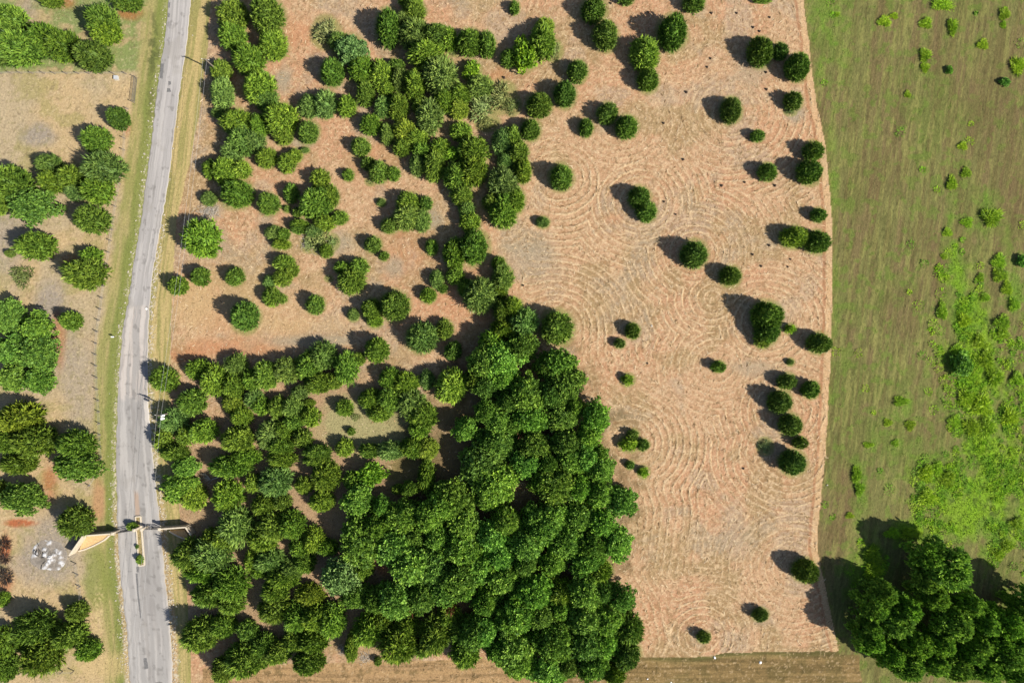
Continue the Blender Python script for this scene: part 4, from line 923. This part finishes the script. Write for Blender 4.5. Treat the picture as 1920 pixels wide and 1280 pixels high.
mb = MB(); mb.box((*W(299, 1284), .10), (1.5, 1.3, .16)); o = mb.build('concrete_slab', M_cap, bevel=.3); tag(o, 'pale rounded concrete slab on the road at the bottom edge of the photo', 'slab')

# ------------------------------------------------------------------ fences
def fence(label, posts, ht=1.3, r=.12):
    root = link('wire_fence', None); tag(root, label, 'fence', 'wire fences of the yard'); tops = []
    rng = random.Random(int(posts[0][0])); src = None
    for (px, py) in posts:
        x, y = W(px, py); h = ht*rng.uniform(.92, 1.1)
        if src is None:
            m = MB(); m.tube([(0, 0, -.1), (0, 0, ht*.95), (0, 0, ht)], [r, r*.92, r*.6], 7); src = m.build('post', M_wood, root, loc=(x, y, 0))
        else:
            p = src.copy(); C.objects.link(p); p.parent = root; p.location = (x, y, 0); p.scale = (1, 1, h/ht)
        tops.append((x, y))
    for z in (.4, .75, 1.1):
        m = MB()
        for a, b in zip(tops[:-1], tops[1:]): m.tube([(a[0]+.09, a[1], z), (b[0]+.09, b[1], z)], [.009, .009], 4, False)
        m.build('wire', M_grey, root)
fence('wire fence on wooden posts running down the yard beside the paved road', [(241, 205), (239, 222), (237, 240), (235, 260), (234.5, 282), (232, 303), (229, 324), (226, 345), (221, 367), (218, 388), (215, 410), (212, 431), (209, 452), (206, 474), (202, 495), (199, 516), (196, 537), (193, 559), (190, 580), (187, 601), (184, 622), (182, 644), (181, 665), (182, 686), (183, 708), (184, 730), (186, 751), (187, 772), (188, 794), (188.5, 815), (189.5, 836), (191, 857), (192, 878), (181, 893), (169, 910)])
fence('short wire fence line below the ash pile and the left entrance wall', [(143, 1056), (147, 1077), (151, 1099), (154, 1120)])
fence('wire fence at the bottom left corner of the yard', [(40, 1260), (62, 1259), (85, 1258.5), (118, 1258), (139, 1257)])
fence('wire fence crossing between the green lawn and the dry yard', [(-20, 139), (3, 139), (22, 138.5), (41, 138.5), (62, 138.5), (84, 138.5), (104, 139), (126, 139), (148, 139), (168, 139), (190, 139.3), (214, 139), (237, 139)])
# tubular farm gate standing open between fence and road
a = Vector((*W(257.5, 149), 0)); b = Vector((*W(253, 191), 0)); d = b-a; L = d.length
root = link('farm_gate', None, loc=a, rot=(0, 0, math.atan2(d.y, d.x))); tag(root, 'grey tubular farm gate between the yard fence and the roadside ditch', 'gate')
m = MB()
for x in (0, L): m.tube([(x, 0, .1), (x, 0, 1.35)], [.04, .04], 8)
for z in (.15, 1.33): m.tube([(0, 0, z), (L, 0, z)], [.04, .04], 8)
m.build('frame', M_steel, root)
m = MB()
for z in (.38, .62, .86, 1.1): m.tube([(0, 0, z), (L, 0, z)], [.03, .03], 6)
for x in (L*.25, L*.5, L*.75): m.tube([(x, 0, .15), (x, 0, 1.33)], [.025, .025], 6)
m.build('rails', M_steel, root)
for x in (-.25, L+.25):
    m = MB(); m.tube([(x, 0, -.1), (x, 0, 1.7)], [.10, .09], 8); m.build('post', M_wood, root)
root = link('utility_box', None, loc=(*W(219.5, 147), 0)); tag(root, 'small pale grey utility box by the yard fence near the farm gate', 'utility box')
m = MB(); m.box((0, 0, .3), (.8, .75, .6)); m.build('cabinet', M_grey, root, .03)
m = MB(); m.box((0, 0, .63), (.9, .85, .06)); m.build('lid', M_grey, root, .02)
m = MB(); m.box((0, 0, -.02), (1.1, 1.05, .08)); m.build('base', M_cap, root)

# ------------------------------------------------------------------ utility poles and cables
def pole(px, py, label, trafo, h=8.25):
    x, y = W(px, py); root = link('utility_pole', None, loc=(x, y, 0)); tag(root, label, 'utility pole', 'utility poles along the road')
    m = MB(); m.tube([(0, 0, -.2), (0, 0, 4), (0, 0, h)], [.19, .16, .12], 10); m.build('pole', M_wood, root)
    m = MB(); m.box((0, 0, h-.35), (1.7, .10, .13)); m.build('crossarm', M_wood, root, rot=(0, 0, math.radians(-8)))
    for xx in (-.75, .0, .75):
        m = MB(); m.tube([(xx, xx*-.14, h-.29), (xx, xx*-.14, h-.2), (xx, xx*-.14, h-.1)], [.06, .075, .035], 8); m.build('insulator', M_white, root)
    if trafo:
        for k, (dx, dy) in enumerate(((.42, -.1), (.36, -.75))):
            t = MB(); t.tube([(dx, dy, h-1.6), (dx, dy, h-.75)], [.25, .25], 14); t.tube([(dx, dy, h-.745), (dx, dy, h-.68), (dx, dy, h-.62)], [.28, .26, .08], 14); c = t.build('transformer', M_white, root)
            t = MB(); t.tube([(dx+.08, dy, h-.62), (dx+.08, dy, h-.40)], [.05, .03], 8); t.build('bushing', M_grey, c)
    return root
pole(332, 771.5, 'wooden utility pole with white transformer cans among cedars at the road edge', True)
pole(415, 139, 'plain wooden utility pole beside a small cedar near the top of the road', False)
pole(270, 1560, 'wooden utility pole by the road just below the photo edge', False)
def cable(label, pts, sag):
    m = MB(); P3 = []
    for (a, b) in zip(pts[:-1], pts[1:]):
        A = P(*a); B = P(*b)
        for k in range(25):
            t = k/24; p = A.lerp(B, t); p.z -= sag*4*t*(1-t); P3.append(p)
    m.tube(P3, [.016]*len(P3), 5); o = m.build('overhead_cable', M_wire); tag(o, label, 'cable', 'overhead cables')
cable('thin overhead cable on the road side of the pole line', [(380.5, 111, 8.1), (293.5, 781.5, 8.1), (196, 1610, 8.1)], 1.0)
cable('thin overhead cable on the tree side of the pole line', [(388, 111, 8.1), (301.5, 780.5, 8.1), (212, 1608, 8.1)], 1.0)

# ------------------------------------------------------------------ ash, branches, stumps and litter
root = link('ash_pile', None, loc=(*W(91, 1042), 0)); tag(root, 'burnt out pile of white ash on the grey yard by the left entrance wall', 'ash pile')
M_ash = mat_ground('ash', 4.0, .5, .6, .1); M_char = mat_plain('charcoal', (.05, .045, .04), .4, 6, .95)
cx, cy = W(91, 1042); rng = random.Random(8)
blob = [(590, 440), (530, 500), (460, 570), (540, 640), (450, 700), (540, 710), (780, 370), (840, 440), (760, 690), (870, 740), (960, 700), (1080, 650), (1100, 750), (1120, 850), (1160, 930), (1010, 600), (930, 800), (850, 830), (760, 960), (850, 1010), (720, 1000), (1060, 1010), (1080, 1060), (800, 900), (740, 580)]
na = 90; aa, rr_ = np.meshgrid(np.linspace(0, 2*math.pi, na, endpoint=False), np.linspace(0, 1, 42), indexing='ij')
edge = .82+.3*(fbm(np.cos(aa)*2+9, np.sin(aa)*2+9, 1, 3, 401)-.3)
axp = 91+rr_*edge*41*np.cos(aa); ayp = 1040+rr_*edge*35*np.sin(aa)
wh = np.zeros(aa.shape)
for bx, by in blob: wh = np.maximum(wh, np.exp(-(((axp-20-bx/11.64)/5.8)**2+((ayp-980-by/11.64)/5.0)**2)))
wn = fbm(axp, ayp, 6, 4, 411, .7); wm = sst(.36, .80, wh*.5+wn*.75-.14)
ca = np.repeat(alb(164, 154, 142)[None, :], wm.size, 0); ca = blend(ca, alb(120, 114, 106), (sst(.45, .65, fbm(axp, ayp, 9, 3, 421))*(1-rr_**2)).ravel()*.8)
ca = blend(ca, alb(70, 62, 54), (np.exp(-(((axp-76)/9)**2+((ayp-1034)/8)**2))*sst(.4, .6, wn)).ravel()*.9); ca = blend(ca, alb(236, 236, 238), wm.ravel())
za = .02+(1-rr_**2)*(.10+.22*wm+.18*wn)-.06*(rr_ > .97)
V = np.stack([((axp-91)*S).ravel(), ((1042-ayp)*S).ravel(), za.ravel()], 1); nr = rr_.shape[1]
i0 = (np.arange(na)[:, None]*nr+np.arange(nr-1)[None, :]).ravel(); i1 = (((np.arange(na)+1) % na)[:, None]*nr+np.arange(nr-1)[None, :]).ravel()
me = mesh_np('ash', V, np.stack([i0, i0+1, i1+1, i1], 1), M_ash, True); attr_col(me, 'tint', ca); link('ash', me, root)
for k in range(14):
    x, y = W(78+rng.gauss(0, 9), 1036+rng.gauss(0, 8)); a = rng.uniform(0, 6.28); l = rng.uniform(.5, 1.3); m = MB()
    m.tube([(x-cx, y-cy, .25), (x-cx+l*math.cos(a), y-cy+l*math.sin(a), rng.uniform(.3, .5))], [.08, .05], 5); m.build('charred_branch', M_char, root)
def brush(px, py, rx, ry, n, L, label, nm='brush_pile', mt=None):
    x0, y0 = W(px, py); m = MB(); rng = random.Random(int(px)); 
    for k in range(n):
        x = rng.gauss(0, rx*S*.5); y = rng.gauss(0, ry*S*.5); a = rng.uniform(0, 6.28); l = L*rng.uniform(.4, 1.2); z = rng.uniform(.05, .45)
        p1 = (x+l*.5*math.cos(a), y+l*.5*math.sin(a), z+rng.uniform(-.05, .3)); p2 = (p1[0]+l*.5*math.cos(a+.4), p1[1]+l*.5*math.sin(a+.4), z+rng.uniform(-.1, .4))
        m.tube([(x, y, z), p1, p2], [.035, .025, .01], 4)
    o = m.build(nm, mt or M_twig, loc=(x0, y0, 0)); tag(o, label, 'branches')
brush(391, 396, 22, 13, 150, 1.0, 'pile of grey dry twigs below a small cedar near the road')
brush(642, 1217, 8, 10, 40, 1.3, 'tangle of bare grey branches at the bottom of the thicket')
brush(684, 1232, 12, 9, 60, 1.0, 'whitish heap of broken branches beside a tiny bush at the thicket bottom')
brush(585, 455, 26, 20, 70, 1.2, 'grey dead scrub around the pale shrub on the tan strip')
m = MB(); rng = random.Random(4); x0, y0 = W(398, 898)
m.tube([(-.8, -.9, .2), (.2, .1, .35), (1.6, .5, .4)], [.10, .13, .16], 7)
for k in range(16):
    a = 2.6+rng.gauss(0, .6); l = rng.uniform(1.0, 2.6); s0 = Vector((-.3, 0, .3))
    m.tube([s0, s0+Vector((l*.5*math.cos(a), l*.5*math.sin(a), .2)), s0+Vector((l*math.cos(a+.2), l*math.sin(a+.2), rng.uniform(.1, .6)))], [.07, .045, .015], 5)
o = m.build('fallen_tree', M_twig, loc=(x0, y0, 0)); tag(o, 'bare grey fallen tree between leafy crowns at the thicket edge above the gates', 'dead tree')
stumps = [(1145, 7), (1216, 23), (1334, 25), (1381, 25), (1412, 52), (1424, 59), (1332, 110), (1326, 126), (1436, 136), (1437, 168), (1287, 173), (1244, 231), (1281, 299), (1353, 348), (1396, 342), (1245, 378), (1267, 402), (1411, 477), (1427, 499), (981, 535), (1214, 681), (1442, 460), (1482, 486), (1477, 500), (1453, 348), (1443, 33), (1394, 878), (945, 146), (518, 152), (722, 302)]
rng = random.Random(6); sm = []
for k in range(4):
    m = MB(); m.tube([(0, 0, -.05), (.02, 0, .2), (.05, .02, .38)], [.30, .24, .20], 9)
    for j in range(4):
        a = j*1.6+rng.uniform(-.3, .3); m.tube([(0, 0, .1), (.38*math.cos(a), .38*math.sin(a), .0)], [.10, .04], 5)
    me = bpy.data.meshes.new('stump'); me.from_pydata(m.v, [], m.f); me.materials.append(M_dark); sm.append(me)
for k, (px, py) in enumerate(stumps):
    o = link('tree_stump', sm[k % 4], loc=(*W(px, py), 0), rot=(0, 0, rng.uniform(0, 6.28)), scale=(rng.uniform(.75, 1.05),)*3)
    tag(o, f'small dark stump in the cut straw, {px/19.2:.0f}% across and {py/12.8:.0f}% down the photo', 'stump', 'dark stumps in the mown field')
for px, py, r, lb in [(1340, 1232, .36, 'white rock on the bottom edge of the mown field, below the lowest cedar'), (1425, 1241, .34, 'white rock on the dark green strip at the bottom, furthest right'), (1214, 1272, .2, 'small white rock near the wood corner on the bottom strip'), (1258, 1279, .2, 'small white rock at the very bottom edge of the photo'), (274.5, 578.7, .3, 'round white stone on the right edge of the road where the pavement turns paler'), (1551, 909, .2, 'small pale stone on the field border below the lowest right row'), (1009, 0, .12, 'tiny pale stone at the top edge'), (1222, 611, .3, 'pale tan rock between two small cedars in mid field')]:
    if py < 2: continue
    m = MB(); m.rock((0, 0, 0), r, random.Random(int(px)), .6); o = m.build('rock', M_white if 'white' in lb else M_rock, loc=(*W(px, py), 0)); tag(o, lb, 'rock', 'single pale rocks')
root = link('roadside_marker', None, loc=(*W(216, 631.5), 0)); tag(root, 'white roadside marker post on the green verge left of the road', 'marker post')
m = MB(); m.box((0, 0, .45), (.12, .12, 1.0)); m.build('post', M_wood, root)
m = MB(); m.box((0, 0, 1.1), (.55, .28, .34)); m.build('box', M_white, root, .05)

# put every group's Empty at the foot of its thing
for root in [o for o in C.objects if o.type == 'EMPTY' and o.name.split('.')[0] in ('entrance_wall', 'garden_bed', 'median_bed', 'wire_fence')]:
    ch = list(root.children); pts = []
    for c in ch:
        pts += [c.location+Vector(c.bound_box[0]), c.location+Vector(c.bound_box[6])]
    cx_ = sum(p.x for p in pts)/len(pts); cy_ = sum(p.y for p in pts)/len(pts)
    root.location = (cx_, cy_, 0)
    for c in ch: c.location = c.location-Vector((cx_, cy_, 0))
